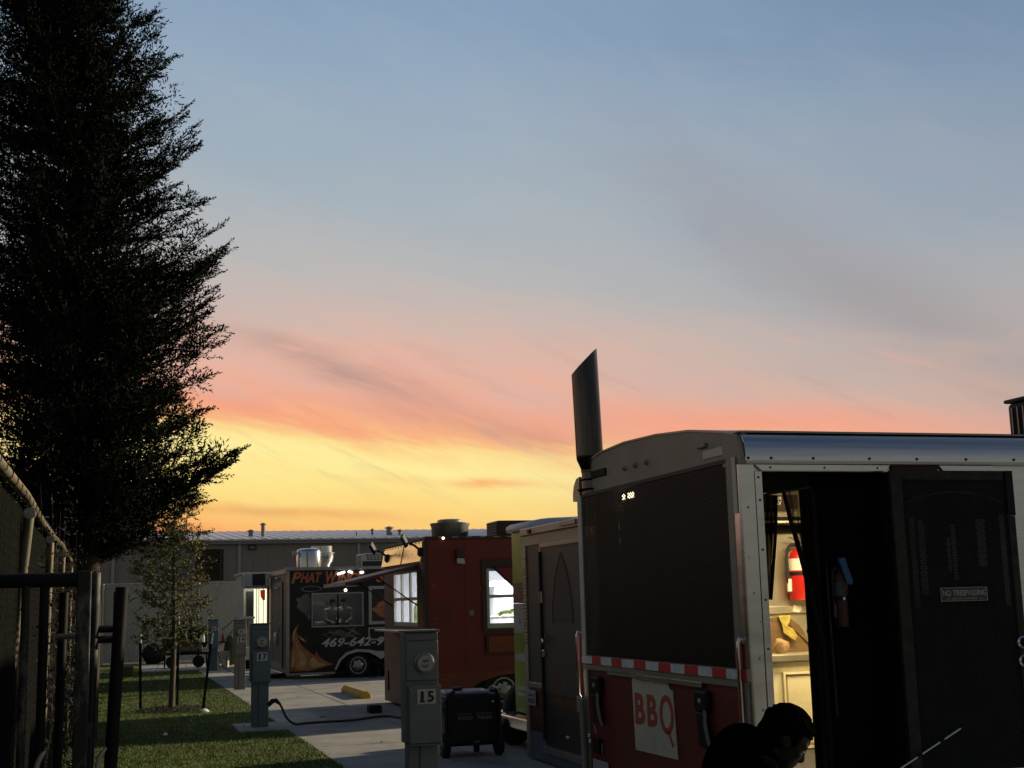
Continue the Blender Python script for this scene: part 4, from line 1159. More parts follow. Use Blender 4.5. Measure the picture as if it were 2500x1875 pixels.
# chimney stack
ct = Vector((3.492, 9.36, 2.45))
tp = Vector((3.487, 9.42, 3.55))
sdv = (tp - ct)
mb = MB()
def sp_(z): return ct + sdv * ((z - 2.45) / 1.10)
N = 40
rows = [(2.20, 0.070), (2.60, 0.070), (2.605, 0.074), (2.63, 0.074), (2.70, 0.102), (2.74, 0.105)]
vs, fs = [], []
for z, r in rows:
    c = sp_(z)
    for i in range(N):
        t = 2 * math.pi * i / N
        vs.append(c + Vector((r * math.cos(t), r * math.sin(t), 0)))
for i in range(N):       # slanted mouth
    t = 2 * math.pi * i / N
    yoff = -0.956 * math.sin(t) * 0 - math.sin(t)
    top = 3.365 + (0.5 + 0.5 * (0.956 * math.cos(t) - 0.294 * math.sin(t))) * 0.205
    c = sp_(top)
    vs.append(c + Vector((0.105 * math.cos(t), 0.105 * math.sin(t), 0)))
K = len(rows) + 1
for k in range(K - 1):
    for i in range(N):
        fs.append((k * N + i, k * N + (i + 1) % N, (k + 1) * N + (i + 1) % N, (k + 1) * N + i))
nb = len(vs)
for i in range(N):
    v = vs[(K - 1) * N + i]
    c = sp_(v.z)
    vs.append(c + (v - c) * 0.94)
    
for i in range(N):
    c = sp_(2.8)
    t = 2 * math.pi * i / N
    vs.append(c + Vector((0.098 * math.cos(t), 0.098 * math.sin(t), 0)))
for i in range(N):
    j = (i + 1) % N
    fs.append(((K - 1) * N + i, (K - 1) * N + j, nb + j, nb + i))
    fs.append((nb + i, nb + j, nb + N + j, nb + N + i))
fs.append(tuple(range(nb + N, nb + 2 * N)))
ck = build('chimney_stack', MB().add(vs, fs), 'dark_chrome', bq, smooth=True)
build('flange', MB().cyl(sp_(2.466), sp_(2.472), 0.11, n=24), 'pipe_black', ck)
build('clamp', MB().tube([sp_(2.545) + Vector((0.074 * math.cos(t), 0.074 * math.sin(t), 0)) for t in np.linspace(0, 6.28, 20)], 0.008, 6), 'pipe_black', ck, smooth=True)
build('bracket', MB().box(3.455, 3.50, 8.98, 9.28, 2.545, 2.60), 'pipe_black', ck, bevel=0.006)
build('gap_glow', MB().box(3.54, 3.549, 8.66, 8.76, 2.355, 2.392), 'lamp_gap_glow', bq)  # no lamp here: glowing spots added for light showing through the mesh
build('gap_glow', MB().lathe((3.549, 8.85, 2.372), [(0.022, 0), (0.020, 0.008), (0.002, 0.010)], 12, (-1, 0, 0)), 'lamp_gap_glow', bq)
mb = MB()
for i in range(14):
    c = Vector((3.50, 8.84, 2.20 - 0.017 * i))
    a = (1, 0) if i % 2 else (0, 1)
    mb.tube([c + Vector((0.006 * a[0] * math.cos(t), 0.006 * a[1] * math.cos(t), 0.011 * math.sin(t))) for t in np.linspace(0, 6.28, 9)], 0.0022, 4)
build('chain', mb, 'chrome', bq, kind='stuff')
# open screen door folded back on the wall
DX0, DX1, DZ0, DZ1 = 4.335, 5.172, 0.62, 2.345
dr = build('door', MB().box(DX0 + 0.02, DX1 - 0.03, YS - 0.052, YS - 0.012, DZ0, DZ1 - 0.01), 'door_green', bq, bevel=0.004)
for a in ((DX0, DX0 + 0.075, DZ0, DZ1), (DX1 - 0.05, DX1, DZ0, DZ1 - 0.27)):
    build('door_frame', MB().box(a[0], a[1], YS - 0.082, YS - 0.050, a[2], a[3]), 'door_frame', dr, bevel=0.004)
build('door_frame', MB().box(DX1 - 0.055, DX1, YS - 0.090, YS - 0.050, DZ1 - 0.268, DZ1), 'pipe_black', dr, bevel=0.004)
build('door_frame', MB().box(DX0 + 0.076, DX1 - 0.056, YS - 0.078, YS - 0.050, DZ1 - 0.055, DZ1), 'door_frame', dr, bevel=0.004)
pl0, pl1 = DX0 + 0.10, DX1 - 0.085
npk = 6
for i in range(npk):
    a = pl0 + (pl1 - pl0) * i / npk
    b = pl0 + (pl1 - pl0) * (i + 1) / npk
    def ztop(x):
        u = (x - (pl0 + pl1) / 2) / ((pl1 - pl0) / 2)
        return 2.145 + 0.062 * (1 - u * u)
    xs = [a + 0.004 + (b - a - 0.008) * k / 4 for k in range(5)]
    poly = [(xs[0], 1.0), (xs[-1], 1.0)] + [(x, ztop(x)) for x in xs[::-1]]
    build('plank', MB().prism(poly, 'y', YS - 0.062, YS - 0.0525), 'door_green', dr, bevel=0.003)
am = MB()
am.tube([(x, YS - 0.064, ztop(x) + 0.012) for x in np.linspace(pl0 - 0.01, pl1 + 0.01, 18)], 0.009, 8)
build('arch_moulding', am, 'door_frame', dr, smooth=True)
build('screen_mesh', MB().lattice((DX0 + 0.07, YS - 0.070, DZ0 + 0.02), (1, 0, 0), (0, 0, 1), DX1 - DX0 - 0.12, DZ1 - DZ0 - 0.06, 0.017, 0.034, 0.0026), 'mesh_black', dr, kind='stuff')
for xa, xb_, za, zb in ((4.444, 4.478, 1.55, 2.07), (4.498, 4.542, 1.62, 2.05), (4.720, 4.750, 1.70, 2.03), (4.686, 4.710, 1.75, 1.95), (5.061, 5.096, 1.55, 2.085), (4.898, 4.957, 1.78, 2.06)):
    build('worn_gleam_mesh', MB().lattice((xa, YS - 0.0725, za), (1, 0, 0.0), (0, 0, 1), xb_ - xa, zb - za, 0.017, 0.034, 0.0030), 'mesh_worn', dr, kind='stuff')  # brighter worn strands, with light gleams painted in
sg = build('sign', MB().box(4.607, 4.930, YS - 0.086, YS - 0.078, 1.580, 1.664), 'sign_black', dr, bevel=0.003)
text('lettering', 'NO TRESPASSING', 'sign_white', sg, (4.622, YS - 0.0865, 1.613), (1, 0, 0), (0, 0, 1), 0.297, 0.034, bold=0.02)
text('lettering', '>>  PRIVATE PROPERTY  <<', 'sign_white', sg, (4.649, YS - 0.0865, 1.591), (1, 0, 0), (0, 0, 1), 0.242, 0.012)
mb = MB()
for x in (4.614, 4.923):
    for z in (1.588, 1.656):
        mb.lathe((x, YS - 0.086, z), [(0.005, 0), (0.001, 0.003)], 8, (0, -1, 0))
mb.grid_wall('y', YS - 0.088, YS - 0.0862, 4.610, 4.927, 1.583, 1.661, [(4.613, 4.924, 1.586, 1.658)])
build('sign_border', mb, 'sign_white', sg)
for z in (1.335, 1.228):
    kb = build('lock', MB().lathe((5.140, YS - 0.082, z), [(0.036, 0), (0.036, 0.008), (0.026, 0.016), (0.022, 0.04), (0.030, 0.05), (0.028, 0.066), (0.004, 0.070)], 22, (0, -1, 0)), 'steel', dr, smooth=True)
mb = MB()
a, b = Vector((4.209, YS - 0.13, 0.665)), Vector((4.676, YS - 0.10, 0.875))
build('door_closer', MB().cyl(a, b, 0.007, n=10), 'steel', dr, smooth=True)
mb = MB()
for t in (0.0, 0.34, 0.68, 1.0):
    p = a + (b - a) * t
    mb.cyl(p - (b - a).normalized() * 0.016, p + (b - a).normalized() * 0.016, 0.011, n=8)
build('closer_rings', mb, 'pipe_black', dr)
# roof air conditioner
ac = build('roof_air_conditioner', MB().box(6.31, 7.2, 7.25, 8.1, 2.66, 2.99), 'ac_dark', bq, bevel=0.03)
mb = MB()
for i in range(14):
    x = 6.33 + i * 0.062
    mb.box(x, x + 0.012, 7.225, 7.249, 2.67, 2.95)
for z in (2.73, 2.80):
    mb.box(6.32, 7.19, 7.222, 7.236, z, z + 0.008)
for i in range(13):
    yy = 7.27 + i * 0.062
    mb.box(6.285, 6.309, yy, yy + 0.012, 2.67, 2.95)
build('grille', mb, 'dull_alu', ac)
build('base', MB().box(6.29, 7.22, 7.22, 8.12, 2.60, 2.658), 'ac_dark', ac)
build('lid', MB().box(6.295, 7.21, 7.215, 8.12, 2.992, 3.02), 'ac_dark', ac, bevel=0.012)
# interior
inn = build('interior_wall', MB().box(3.60, 7.6, 9.32, 9.395, 0.58, 2.66), 'cream_steel', bq)
build('ceiling', MB().box(3.58, XR - 0.04, YS + 0.09, 9.39, 2.50, 2.53), 'cream', bq)
build('partition', MB().box(6.2, 6.24, YS + 0.07, 9.31, 0.58, 2.5), 'cream_steel', bq)
cn = build('counter', MB().box(3.70, 6.19, 8.42, 9.31, 0.58, 1.175), 'cream', bq)
build('counter_top', MB().box(3.70, 6.19, 8.385, 9.31, 1.178, 1.235), 'cream_steel', cn, bevel=0.01)
for a in ((4.49, 5.3, 0.62, 1.10),):
    build('cabinet_panel', MB().box(a[0] + 0.045, a[1], 8.400, 8.419, a[2], a[3] - 0.02), 'cream', cn, bevel=0.006)
    build('panel_bead', MB().grid_wall('y', 8.392, 8.4185, a[0] + 0.015, a[1] + 0.03, a[2] - 0.03, a[3] + 0.01, [(a[0] + 0.03, a[1] + 0.015, a[2] - 0.015, a[3] - 0.005)]), 'cream', cn)
build('wall_rail', MB().box(3.7, 6.19, 9.26, 9.319, 1.50, 1.56), 'cream_steel', cn, bevel=0.008)
build('backsplash', MB().box(3.7, 6.19, 9.29, 9.319, 1.24, 1.495), 'cream_steel', cn)
sh = build('wall_shelf', MB().box(4.2, 6.19, 9.06, 9.315, 2.205, 2.235), 'porch_black', inn)
build('shelf_lip', MB().box(4.2, 6.19, 9.045, 9.058, 2.188, 2.204), 'cream_steel', inn)
build('dark_band', MB().box(4.2, 6.19, 9.285, 9.318, 2.12, 2.185), 'porch_black', inn)
sb = build('menu_band', MB().box(4.3, 5.15, 9.20, 9.23, 2.305, 2.415), 'brown_trim', inn)
text('lettering', 'AV', 'paper', sb, (4.945, 9.195, 2.335), (1, 0, 0), (0, 0, 1), 0.06, 0.034, bold=0.02)
text('lettering', '03', 'paper', sb, (4.955, 9.195, 2.376), (1, 0, 0), (0, 0, 1), 0.05, 0.024, bold=0.02)
build('vent_lattice', MB().lattice((5.03, 8.9, 2.33), (1, 0, 0), (0, 0, 1), 0.26, 0.16, 0.045, 0.05, 0.007), 'porch_black', inn, kind='stuff')
lm = build('ceiling_lamp', MB().box(4.1, 5.4, 8.05, 8.17, 2.455, 2.498), 'lamp_warm', inn)
area_lamp('kitchen_lamp', (4.75, 8.0, 2.44), 1.2, 64, (1.0, 0.81, 0.45), lm, (0, 0.12, -1), sy=0.25)
area_lamp('kitchen_lamp', (4.6, 7.35, 2.44), 0.6, 18, (1.0, 0.81, 0.45), lm, (0.05, 0.35, -1), sy=0.2)
# loose things inside
def extinguisher(base, r, hgt, label, dim=False):
    red, white = ('red_painted_shade', 'white_painted_shade') if dim else ('extinguisher_red', 'label_white')  # dim copies paint the shade into the extinguisher colours
    e = root('fire_extinguisher', label, 'fire extinguisher', base, 'fire extinguishers')
    bx, by, bz = base
    build('cylinder', MB().lathe(base, [(r * 0.9, 0), (r, 0.012), (r, hgt * 0.72), (r * 0.93, hgt * 0.79), (r * 0.62, hgt * 0.85), (r * 0.30, hgt * 0.875), (r * 0.28, hgt * 0.90)], 28), red, e, smooth=True)
    lb = build('label', MB().lathe((bx, by, bz), [(r * 1.006, hgt * 0.50), (r * 1.006, hgt * 0.70)], 28, caps=False), white, e, smooth=True)
    build('label_print', MB().box(bx - r * 0.25, bx + r * 0.75, by - r * 1.03, by - r * 0.62, bz + hgt * 0.59, bz + hgt * 0.69), red, lb)
    m2 = MB()
    for k in range(3):
        m2.box(bx + r * (0.02 + 0.28 * k), bx + r * (0.2 + 0.28 * k), by - r * 1.035, by - r * 0.75, bz + hgt * 0.52, bz + hgt * 0.565)
    build('label_icons', m2, 'black_paint', lb)
    build('strap', MB().lathe((bx, by, bz), [(r * 1.02, hgt * 0.415), (r * 1.02, hgt * 0.475)], 28, caps=False), 'pipe_black', e, smooth=True)
    build('buckle', MB().box(bx - r * 0.2, bx + r * 0.2, by - r * 1.12, by - r * 0.98, bz + hgt * 0.42, bz + hgt * 0.47), 'chrome', e, bevel=0.003)
    build('valve', MB().cyl((bx, by, bz + hgt * 0.895), (bx, by, bz + hgt * 0.97), r * 0.32, n=14), 'pipe_black', e, bevel=0.003)
    build('gauge', MB().cyl((bx, by - r * 0.3, bz + hgt * 0.925), (bx, by - r * 0.5, bz + hgt * 0.925), r * 0.22, n=14), 'chrome', e)
    build('lever', MB().prism([(bx - r * 0.9, bz + hgt * 1.06), (bx - r * 0.88, bz + hgt * 1.075), (bx + r * 0.3, bz + hgt * 0.99), (bx + r * 0.2, bz + hgt * 0.965)], 'y', by - r * 0.12, by + r * 0.12), 'chrome', e)
    build('hose', MB().tube(spline([(bx - r * 0.2, by, bz + hgt * 0.93), (bx - r * 0.8, by - 0.01, bz + hgt * 0.93), (bx - r * 1.2, by - 0.01, bz + hgt * 0.80), (bx - r * 1.25, by - 0.01, bz + hgt * 0.5), (bx - r * 1.15, by - 0.01, bz + hgt * 0.15)]), r * 0.14, 8), 'rubber', e, smooth=True)
    build('nozzle', MB().cyl((bx - r * 1.15, by - 0.01, bz + hgt * 0.15), (bx - r * 1.12, by - 0.01, bz + hgt * 0.36), r * 0.2, n=10), white, e)
    return e
extinguisher((5.145, 9.22, 1.60), 0.092, 0.455, 'red fire extinguisher with white label on the lit cream wall in the doorway')
extinguisher((4.035, 6.785, 1.455), 0.040, 0.36, 'small red extinguisher with painted-in shade hanging on the black screen under a blue glove', True)
build('blue_glove', MB().add([(4.01, 6.735, 1.845), (4.055, 6.735, 1.85), (4.075, 6.735, 1.78), (4.10, 6.735, 1.71), (4.085, 6.735, 1.69), (4.055, 6.735, 1.70), (4.04, 6.735, 1.76)] +
      [(4.012, 6.757, 1.843), (4.055, 6.759, 1.848), (4.073, 6.761, 1.78), (4.096, 6.757, 1.713), (4.085, 6.757, 1.693), (4.057, 6.757, 1.703), (4.042, 6.759, 1.76)],
      [(0, 1, 2, 3, 4, 5, 6), (13, 12, 11, 10, 9, 8, 7)] + [(i, 7 + i, 7 + (i + 1) % 7, (i + 1) % 7) for i in range(7)]), 'blue_plastic', label='crumpled blue plastic glove hanging by the painted-shade extinguisher', cat='glove', bevel=0.004)
build('round_tray', MB().prism([(4.42, 1.238), (4.835, 1.238), (4.84, 1.29)] + arc(4.62, 1.27, 0.22, 3, 150, 14), 'y', 8.62, 8.66), 'wood_board', label='round brown wooden tray leaning behind the lit counter', cat='tray', bevel=0.006)
tw = MB()
pts = [(4.60, 8.60, 1.495), (4.70, 8.60, 1.498), (4.69, 8.595, 1.45), (4.665, 8.59, 1.42), (4.71, 8.585, 1.40), (4.735, 8.58, 1.35), (4.72, 8.585, 1.315), (4.67, 8.585, 1.345), (4.63, 8.59, 1.375), (4.625, 8.595, 1.43)]
tw.add(pts + [(p[0] + 0.003, p[1] + 0.016, p[2]) for p in pts], [tuple(range(10)), tuple(range(19, 9, -1))] + [(i, 10 + i, 10 + (i + 1) % 10, (i + 1) % 10) for i in range(10)])
build('yellow_towel', tw, 'yellow_cloth', label='crumpled yellow towel draped over the brown wooden tray', cat='towel', bevel=0.005)
def lump(c, rx, ry, rz, seed, amp=0.18, n=2):
    bm = bmesh.new()
    bmesh.ops.create_icosphere(bm, subdivisions=n, radius=1)
    rnd = random.Random(seed)
    for v in bm.verts:
        k = 1 + rnd.uniform(-amp, amp)
        v.co = Vector((v.co.x * rx * k, v.co.y * ry * k, v.co.z * rz * k)) + Vector(c)
    mb = MB().add([v.co[:] for v in bm.verts], [[v.index for v in f.verts] for f in bm.faces])
    bm.free()
    return mb
build('bread_bag', lump((4.575, 8.53, 1.285), 0.055, 0.05, 0.055, 3), 'bag', label='small tan bread bag on the counter before the tray', cat='bag', smooth=True)
build('dark_bag', lump((4.94, 8.66, 1.33), 0.07, 0.08, 0.098, 5, 0.2), 'porch_black', label='dark crumpled bag on the counter right of the tray', cat='bag', smooth=True)
build('sticker', MB().prism([(5.08, 1.515), (5.13, 1.505), (5.16, 1.53), (5.15, 1.558), (5.09, 1.562)], 'y', 9.25, 9.2585), 'label_white', label='small torn paper sticker on the lit wall rail', cat='sticker')
# curtains in the doorway
def curtain(poly_t, poly_b, label, m, y=6.80, n=22, amp=0.010):
    """hung cloth between a top edge and a bottom edge, rippled"""
    vs, fs = [], []
    rows = 14
    for k in range(rows + 1):
        t = k / rows
        for i in range(n + 1):
            u = i / n
            xt = poly_t[0][0] + (poly_t[1][0] - poly_t[0][0]) * u
            zt = poly_t[0][1] + (poly_t[1][1] - poly_t[0][1]) * u
            xb = poly_b[0][0] + (poly_b[1][0] - poly_b[0][0]) * u
            zb = poly_b[0][1] + (poly_b[1][1] - poly_b[0][1]) * u
            vs.append((xt + (xb - xt) * t, y + amp * math.sin(u * 21 + 0.6 * math.sin(t * 5)), zt + (zb - zt) * t))
    for k in range(rows):
        for i in range(n):
            fs.append((k * (n + 1) + i, k * (n + 1) + i + 1, (k + 1) * (n + 1) + i + 1, (k + 1) * (n + 1) + i))
    return build('curtain', MB().add(vs, fs), m, label=label, cat='curtain', group='doorway curtains', smooth=True)
curtain(((3.552, 2.225), (3.662, 2.21)), ((3.552, 1.62), (3.585, 1.62)), 'sheer black curtain gathered at the left side of the lit doorway', 'curtain_dense', y=6.785)
curtain(((3.712, 2.23), (3.882, 2.25)), ((3.905, 1.36), (3.955, 1.36)), 'sheer black curtain swept diagonally across the right of the lit doorway', 'curtain')
hem = MB().tube([(3.662, 6.786, 2.21), (3.645, 6.786, 2.0), (3.59, 6.786, 1.62)], 0.010, 6)
build('curtain_hem', hem, 'porch_black', label='black weighted hem along the left doorway curtain', cat='hem')
hem = MB().tube([(3.712, 6.786, 2.23), (3.745, 6.786, 2.07), (3.80, 6.786, 1.86), (3.905, 6.786, 1.36), (3.915, 6.786, 0.64)], [0.012, 0.012, 0.016, 0.016, 0.013], 6)
build('curtain_hem', hem, 'porch_black', label='thick black weighted hem slanting down the right doorway curtain', cat='hem')
sc_ = root('door_screen', 'black insect screen panel filling the right half of the doorway', 'screen', (4.1, 6.83, 0.62))
build('panel', MB().box(3.90, 4.40, 6.835, 6.845, 0.60, 2.46), 'screen', sc_)
build('light_blocker', MB().box(3.915, 4.62, 6.96, 6.975, 0.585, 2.49), 'porch_black', sc_)  # unseen black sheet added to block the lit interior behind the screen
build('valance', MB().prism([(3.52, 2.47), (3.90, 2.47), (3.90, 2.258), (3.52, 2.219)], 'y', 6.832, 6.842), 'porch_black', sc_)
build('valance_rod', MB().tube([(3.60, 6.80, 2.218), (3.895, 6.80, 2.26)], 0.007, 8), 'door_frame', sc_)
build('edge_post', MB().box(3.895, 3.925, 6.80, 6.85, 0.62, 2.25), 'porch_black', sc_, bevel=0.004)
build('leak_blocker', MB().box(4.374, 4.392, 6.795, 6.959, 0.60, 2.47), 'porch_black', sc_)  # unseen strip added to stop light leaking at the hinge side
build('roller', MB().cyl((3.965, 6.80, 1.83), (3.975, 6.80, 0.95), 0.007, n=8), 'door_frame', sc_)

# ================================================================== grey trailer
gt = root('grey_trailer', 'dark grey food trailer rear with padlocked door and tread plate trim', 'trailer', (4.3, 12.6, 0))
build('body', MB().box(4.31, 9.8, 11.40, 13.75, 0.30, 2.34), 'grey_side', gt)
build('skirt', MB().box(4.304, 4.36, 11.40, 13.75, 0.02, 0.298), 'meter_blue', gt)
build('roof_cap', MB().box(4.285, 9.9, 11.36, 13.80, 2.341, 2.425), 'dull_alu', gt, bevel=0.012)
build('roof_light', MB().box(4.268, 4.2845, 11.95, 12.42, 2.37, 2.42), 'dull_alu', gt, bevel=0.006)
build('roof_light', MB().box(4.268, 4.2845, 13.40, 13.48, 2.36, 2.40), 'black_paint', gt, bevel=0.006)
build('tread_trim', MB().box(4.300, 4.3095, 11.40, 13.75, 2.235, 2.339), 'tread', gt)
build('corner_trim', MB().box(4.296, 4.34, 13.64, 13.765, 0.02, 2.234), 'tread', gt, bevel=0.008)
mb = MB()
for i in range(26):
    z = 1.2 + i * 0.036
    mb.box(4.2935, 4.2955, 13.645, 13.76, z, z + 0.012)
build('tread_bars', mb, 'gold_sheet', gt, kind='stuff')  # gold tint paints the orange sunset reflection onto the tread
gd = build('door', MB().box(4.290, 4.3085, 11.78, 13.08, 0.20, 2.225), 'grey_dark', gt, bevel=0.004)
build('door_upper_skin', MB().box(4.286, 4.2895, 11.80, 13.05, 0.72, 2.16), 'grey_side', gd)
build('lower_red_panel', MB().box(4.302, 4.3085, 13.10, 13.69, 0.30, 0.74), 'maroon', gt)
build('door_frame', MB().box(4.284, 4.309, 11.78, 13.12, 2.19, 2.232), 'dull_alu', gd, bevel=0.004)
build('door_frame', MB().box(4.284, 4.309, 13.085, 13.125, 0.18, 2.188), 'dull_alu', gd, bevel=0.004)
build('door_sill', MB().box(4.27, 4.309, 11.6, 13.12, 0.12, 0.185), 'dull_alu', gd, bevel=0.004)
lk = build('lock_bar', MB().cyl((4.272, 13.08, 0.25), (4.272, 13.08, 2.15), 0.014, n=10), 'black_paint', gd, smooth=True)
build('lock_hasp', MB().box(4.262, 4.292, 13.02, 13.12, 1.62, 1.74), 'dull_alu', gd, bevel=0.008)
build('lock_handle', MB().tube([(4.275, 13.06, 1.26), (4.255, 12.98, 1.22), (4.255, 12.90, 1.28), (4.262, 12.87, 1.30)], 0.012, 8), 'steel', gd, smooth=True)
build('padlock', MB().box(4.255, 4.285, 12.98, 13.04, 1.08, 1.15), 'steel', gd, bevel=0.008)
build('arched_print', MB().prism([(12.72, 1.43), (12.14, 1.43), (12.16, 1.62), (12.22, 1.82), (12.30, 1.95), (12.36, 2.02), (12.43, 2.10), (12.50, 2.02), (12.56, 1.95), (12.62, 1.82), (12.70, 1.62)], 'x', 4.2835, 4.2857), 'mesh_dark', gd)
build('print_outline', MB().tube([(4.2845, yy, zz) for yy, zz in ((12.74, 1.42), (12.73, 1.62), (12.65, 1.82), (12.58, 1.96), (12.43, 2.115), (12.28, 1.96), (12.20, 1.82), (12.13, 1.62), (12.12, 1.42))], 0.004, 5), 'grey_side', gd)
text('lettering', 'JHC', 'orange_faded', gd, (4.2855, 12.68, 0.775), (0, -1, 0), (0, 0, 1), 0.34, 0.125, bold=0.01)
mb = MB()
rr_ = random.Random(4)
yy = 12.84
while yy > 11.98:
    wv = rr_.uniform(0.05, 0.09)
    mb.box(4.284, 4.2858, yy - wv, yy, 0.615, 0.615 + rr_.uniform(0.06, 0.09))
    yy -= wv + 0.012
build('worn_print', mb, 'brown_faded', gd)
build('door_lamp', MB().lathe((4.288, 12.38, 0.33), [(0.022, 0), (0.018, 0.02), (0.003, 0.028)], 10, (-1, 0, 0)), 'chrome', gd, smooth=True)
pt = build('licence_plate', MB().box(4.282, 4.290, 13.385, 13.665, 0.56, 0.715), 'plate', gt, bevel=0.004)
mb = MB()
for zz, hz in ((0.655, 0.022), (0.585, 0.048)):
    for k in range(3):
        for s in range(2):
            y1 = 13.63 - k * 0.08 - s * 0.034
            mb.grid_wall('x', 4.2800, 4.2818, y1 - 0.026, y1, zz, zz + hz, [(y1 - 0.018, y1 - 0.008, zz + 0.008, zz + hz - 0.008)])
build('embossing', mb, 'plate_dark', pt)
build('trim_rail', MB().box(4.296, 4.3095, 13.13, 13.69, 0.745, 0.80), 'dull_alu', gt, bevel=0.004)
for xx in (7.0, 7.9):
    wheel(gt, (xx, 11.5, 0.33), (0, -1, 0), 0.33, 0.2, 0.2)
    wheel(gt, (xx, 13.72, 0.33), (0, 1, 0), 0.33, 0.2, 0.2)

# ================================================================== lime step van
sv = root('step_van', 'lime green and white step van nose with blue grey roof behind the grey trailer', 'van', (4.6, 16, 0))
nose_unused = [(6.2, 14.70), (4.95, 14.70), (4.80, 14.73), (4.70, 14.80), (4.65, 14.92), (4.64, 15.06), (4.68, 15.16), (4.80, 15.22), (5.2, 15.24), (9.6, 15.24), (9.6, 14.70)]
nose = [(9.6, 14.25), (4.95, 14.25), (4.80, 14.28), (4.70, 14.36), (4.65, 14.5), (4.64, 15.24)] + [(4.64 + 0.20 - 0.20 * math.cos(rad(a)), 15.24 + 0.20 * math.sin(rad(a))) for a in range(15, 91, 15)] + [(9.6, 15.44)]
build('lower_body', MB().prism(nose, 'z', 0.36, 1.27), 'lime', sv, smooth=True)
build('upper_body', MB().prism(nose, 'z', 1.272, 1.62), 'white_van', sv, smooth=True)
build('pillar_band', MB().prism(nose, 'z', 1.622, 1.86), 'mauve_panel', sv, smooth=True)
build('top_body', MB().prism(nose, 'z', 1.862, 2.46), 'lime', sv, smooth=True)
big = [(x + (4.9 - x) * -0.0 - (0.05 if x < 9 else 0), y + (0.03 if y > 15 else -0.03)) for x, y in nose]
rf = MB()
n_ = len(big)
cxm, cym = 7.0, 14.72
rows_ = [(1.0, 2.465), (1.005, 2.50), (1.0, 2.535), (0.985, 2.56), (0.93, 2.585), (0.7, 2.61)]
vs, fs = [], []
for k, z in rows_:
    for x, y in big:
        vs.append((cxm + (x - cxm) * k, cym + (y - cym) * (k if k >= 0.9 else k), z))
for r_ in range(len(rows_) - 1):
    for i in range(n_):
        fs.append((r_ * n_ + i, r_ * n_ + (i + 1) % n_, (r_ + 1) * n_ + (i + 1) % n_, (r_ + 1) * n_ + i))
fs += [tuple(range(n_ - 1, -1, -1)), tuple(range((len(rows_) - 1) * n_, len(rows_) * n_))]
build('roof', MB().add(vs, fs), 'van_roof', sv, smooth=True)
build('roof_rivet', MB().lathe((4.72, 14.70, 2.55), [(0.012, 0), (0.002, 0.012)], 8, (-1, 0, 0.3)), 'black_paint', sv)
build('bumper', MB().prism([(4.48, 14.3), (4.46, 14.9), (4.46, 15.50), (4.50, 15.66), (4.60, 15.76), (4.66, 15.74), (4.66, 14.3)], 'z', 0.20, 0.345), 'steel', sv, bevel=0.02)
build('headlamp', MB().lathe((4.66, 15.56, 0.40), [(0.06, 0), (0.055, 0.03), (0.03, 0.045), (0.002, 0.05)], 16, (-1, 0, 0)), 'glass_dim', sv, smooth=True)
build('fender', MB().prism([(4.70, 15.442), (9.0, 15.442), (9.0, 15.72), (4.78, 15.72)], 'z', 0.46, 0.52), 'black_paint', sv, bevel=0.02)
wheel(sv, (4.95, 15.58, 0.36), (0, 1, 0), 0.36, 0.22, 0.24)
build('front_tyre', MB().lathe((4.62, 15.28, 0.17), [(0.10, -0.30), (0.17, -0.26), (0.19, -0.1), (0.19, 0.1), (0.17, 0.26), (0.10, 0.30)], 20, (0.25, 1, 0)), 'tyre', sv, smooth=True)
mb = MB()
for i, (zz, hz) in enumerate(((0.95, 0.09), (0.62, 0.05), (0.55, 0.04))):
    mb.box(4.6375, 4.6395, 14.7, 15.2, zz, zz + hz)
build('decal', mb, 'white_van', sv)
wheel(sv, (8.3, 14.4, 0.36), (0, -1, 0), 0.36, 0.22, 0.24)
wheel(sv, (8.3, 15.1, 0.36), (0, 1, 0), 0.36, 0.22, 0.24)

# ================================================================== red trailer
rt_ = root('red_food_trailer', 'dark red food trailer with propped hatch and bright side window', 'trailer', (4.55, 21, 0))
RX, RY0, RY1, RZ = 4.55, 19.486, 22.62, 2.60
WIN = (5.50, 6.35, 1.25, 2.15)
build('side_wall', MB().grid_wall('y', RY0, RY0 + 0.06, RX + 0.02, 10.2, 0.62, RZ, [WIN]), 'red_truck', rt_)
arch_p = [(RX + 0.02, 0.02), (RX + 0.02, 0.618), (10.2, 0.618), (10.2, 0.10), (7.3, 0.10), (7.15, 0.30), (6.9, 0.46), (6.5, 0.55), (6.1, 0.575), (5.7, 0.55), (5.4, 0.47), (5.2, 0.34), (5.08, 0.16), (5.0, 0.06)]
build('lower_panel', MB().prism(arch_p, 'y', RY0, RY0 + 0.05), 'red_orange', rt_)
build('wheel_well', MB().box(4.95, 7.3, RY0 + 0.055, RY0 + 0.5, 0.10, 0.60), 'porch_black', rt_)
wheel(rt_, (5.75, RY0 + 0.14, 0.33), (0, -1, 0), 0.33, 0.19, 0.2)
wheel(rt_, (6.62, RY0 + 0.14, 0.33), (0, -1, 0), 0.33, 0.19, 0.2)
FW = (20.06, 21.88, 1.30, 2.17)
build('front_wall', MB().grid_wall('x', RX, RX + 0.05, RY0 + 0.061, RY1, 0.62, 2.27, [FW]), 'brown_trim', rt_)
build('front_top', MB().add([(RX - 0.055, RY0 + 0.135, 2.275), (RX - 0.055, RY1, 2.275), (RX + 0.012, RY1, 2.60), (RX + 0.012, RY0 + 0.135, 2.60), (RX + 0.05, RY0 + 0.135, 2.275), (RX + 0.05, RY1, 2.275), (RX + 0.05, RY1, 2.60), (RX + 0.05, RY0 + 0.135, 2.60)], [(0, 1, 2, 3), (7, 6, 5, 4), (0, 4, 5, 1), (1, 5, 6, 2), (2, 6, 7, 3), (3, 7, 4, 0)]), 'gold_sheet', rt_, bevel=0.01)
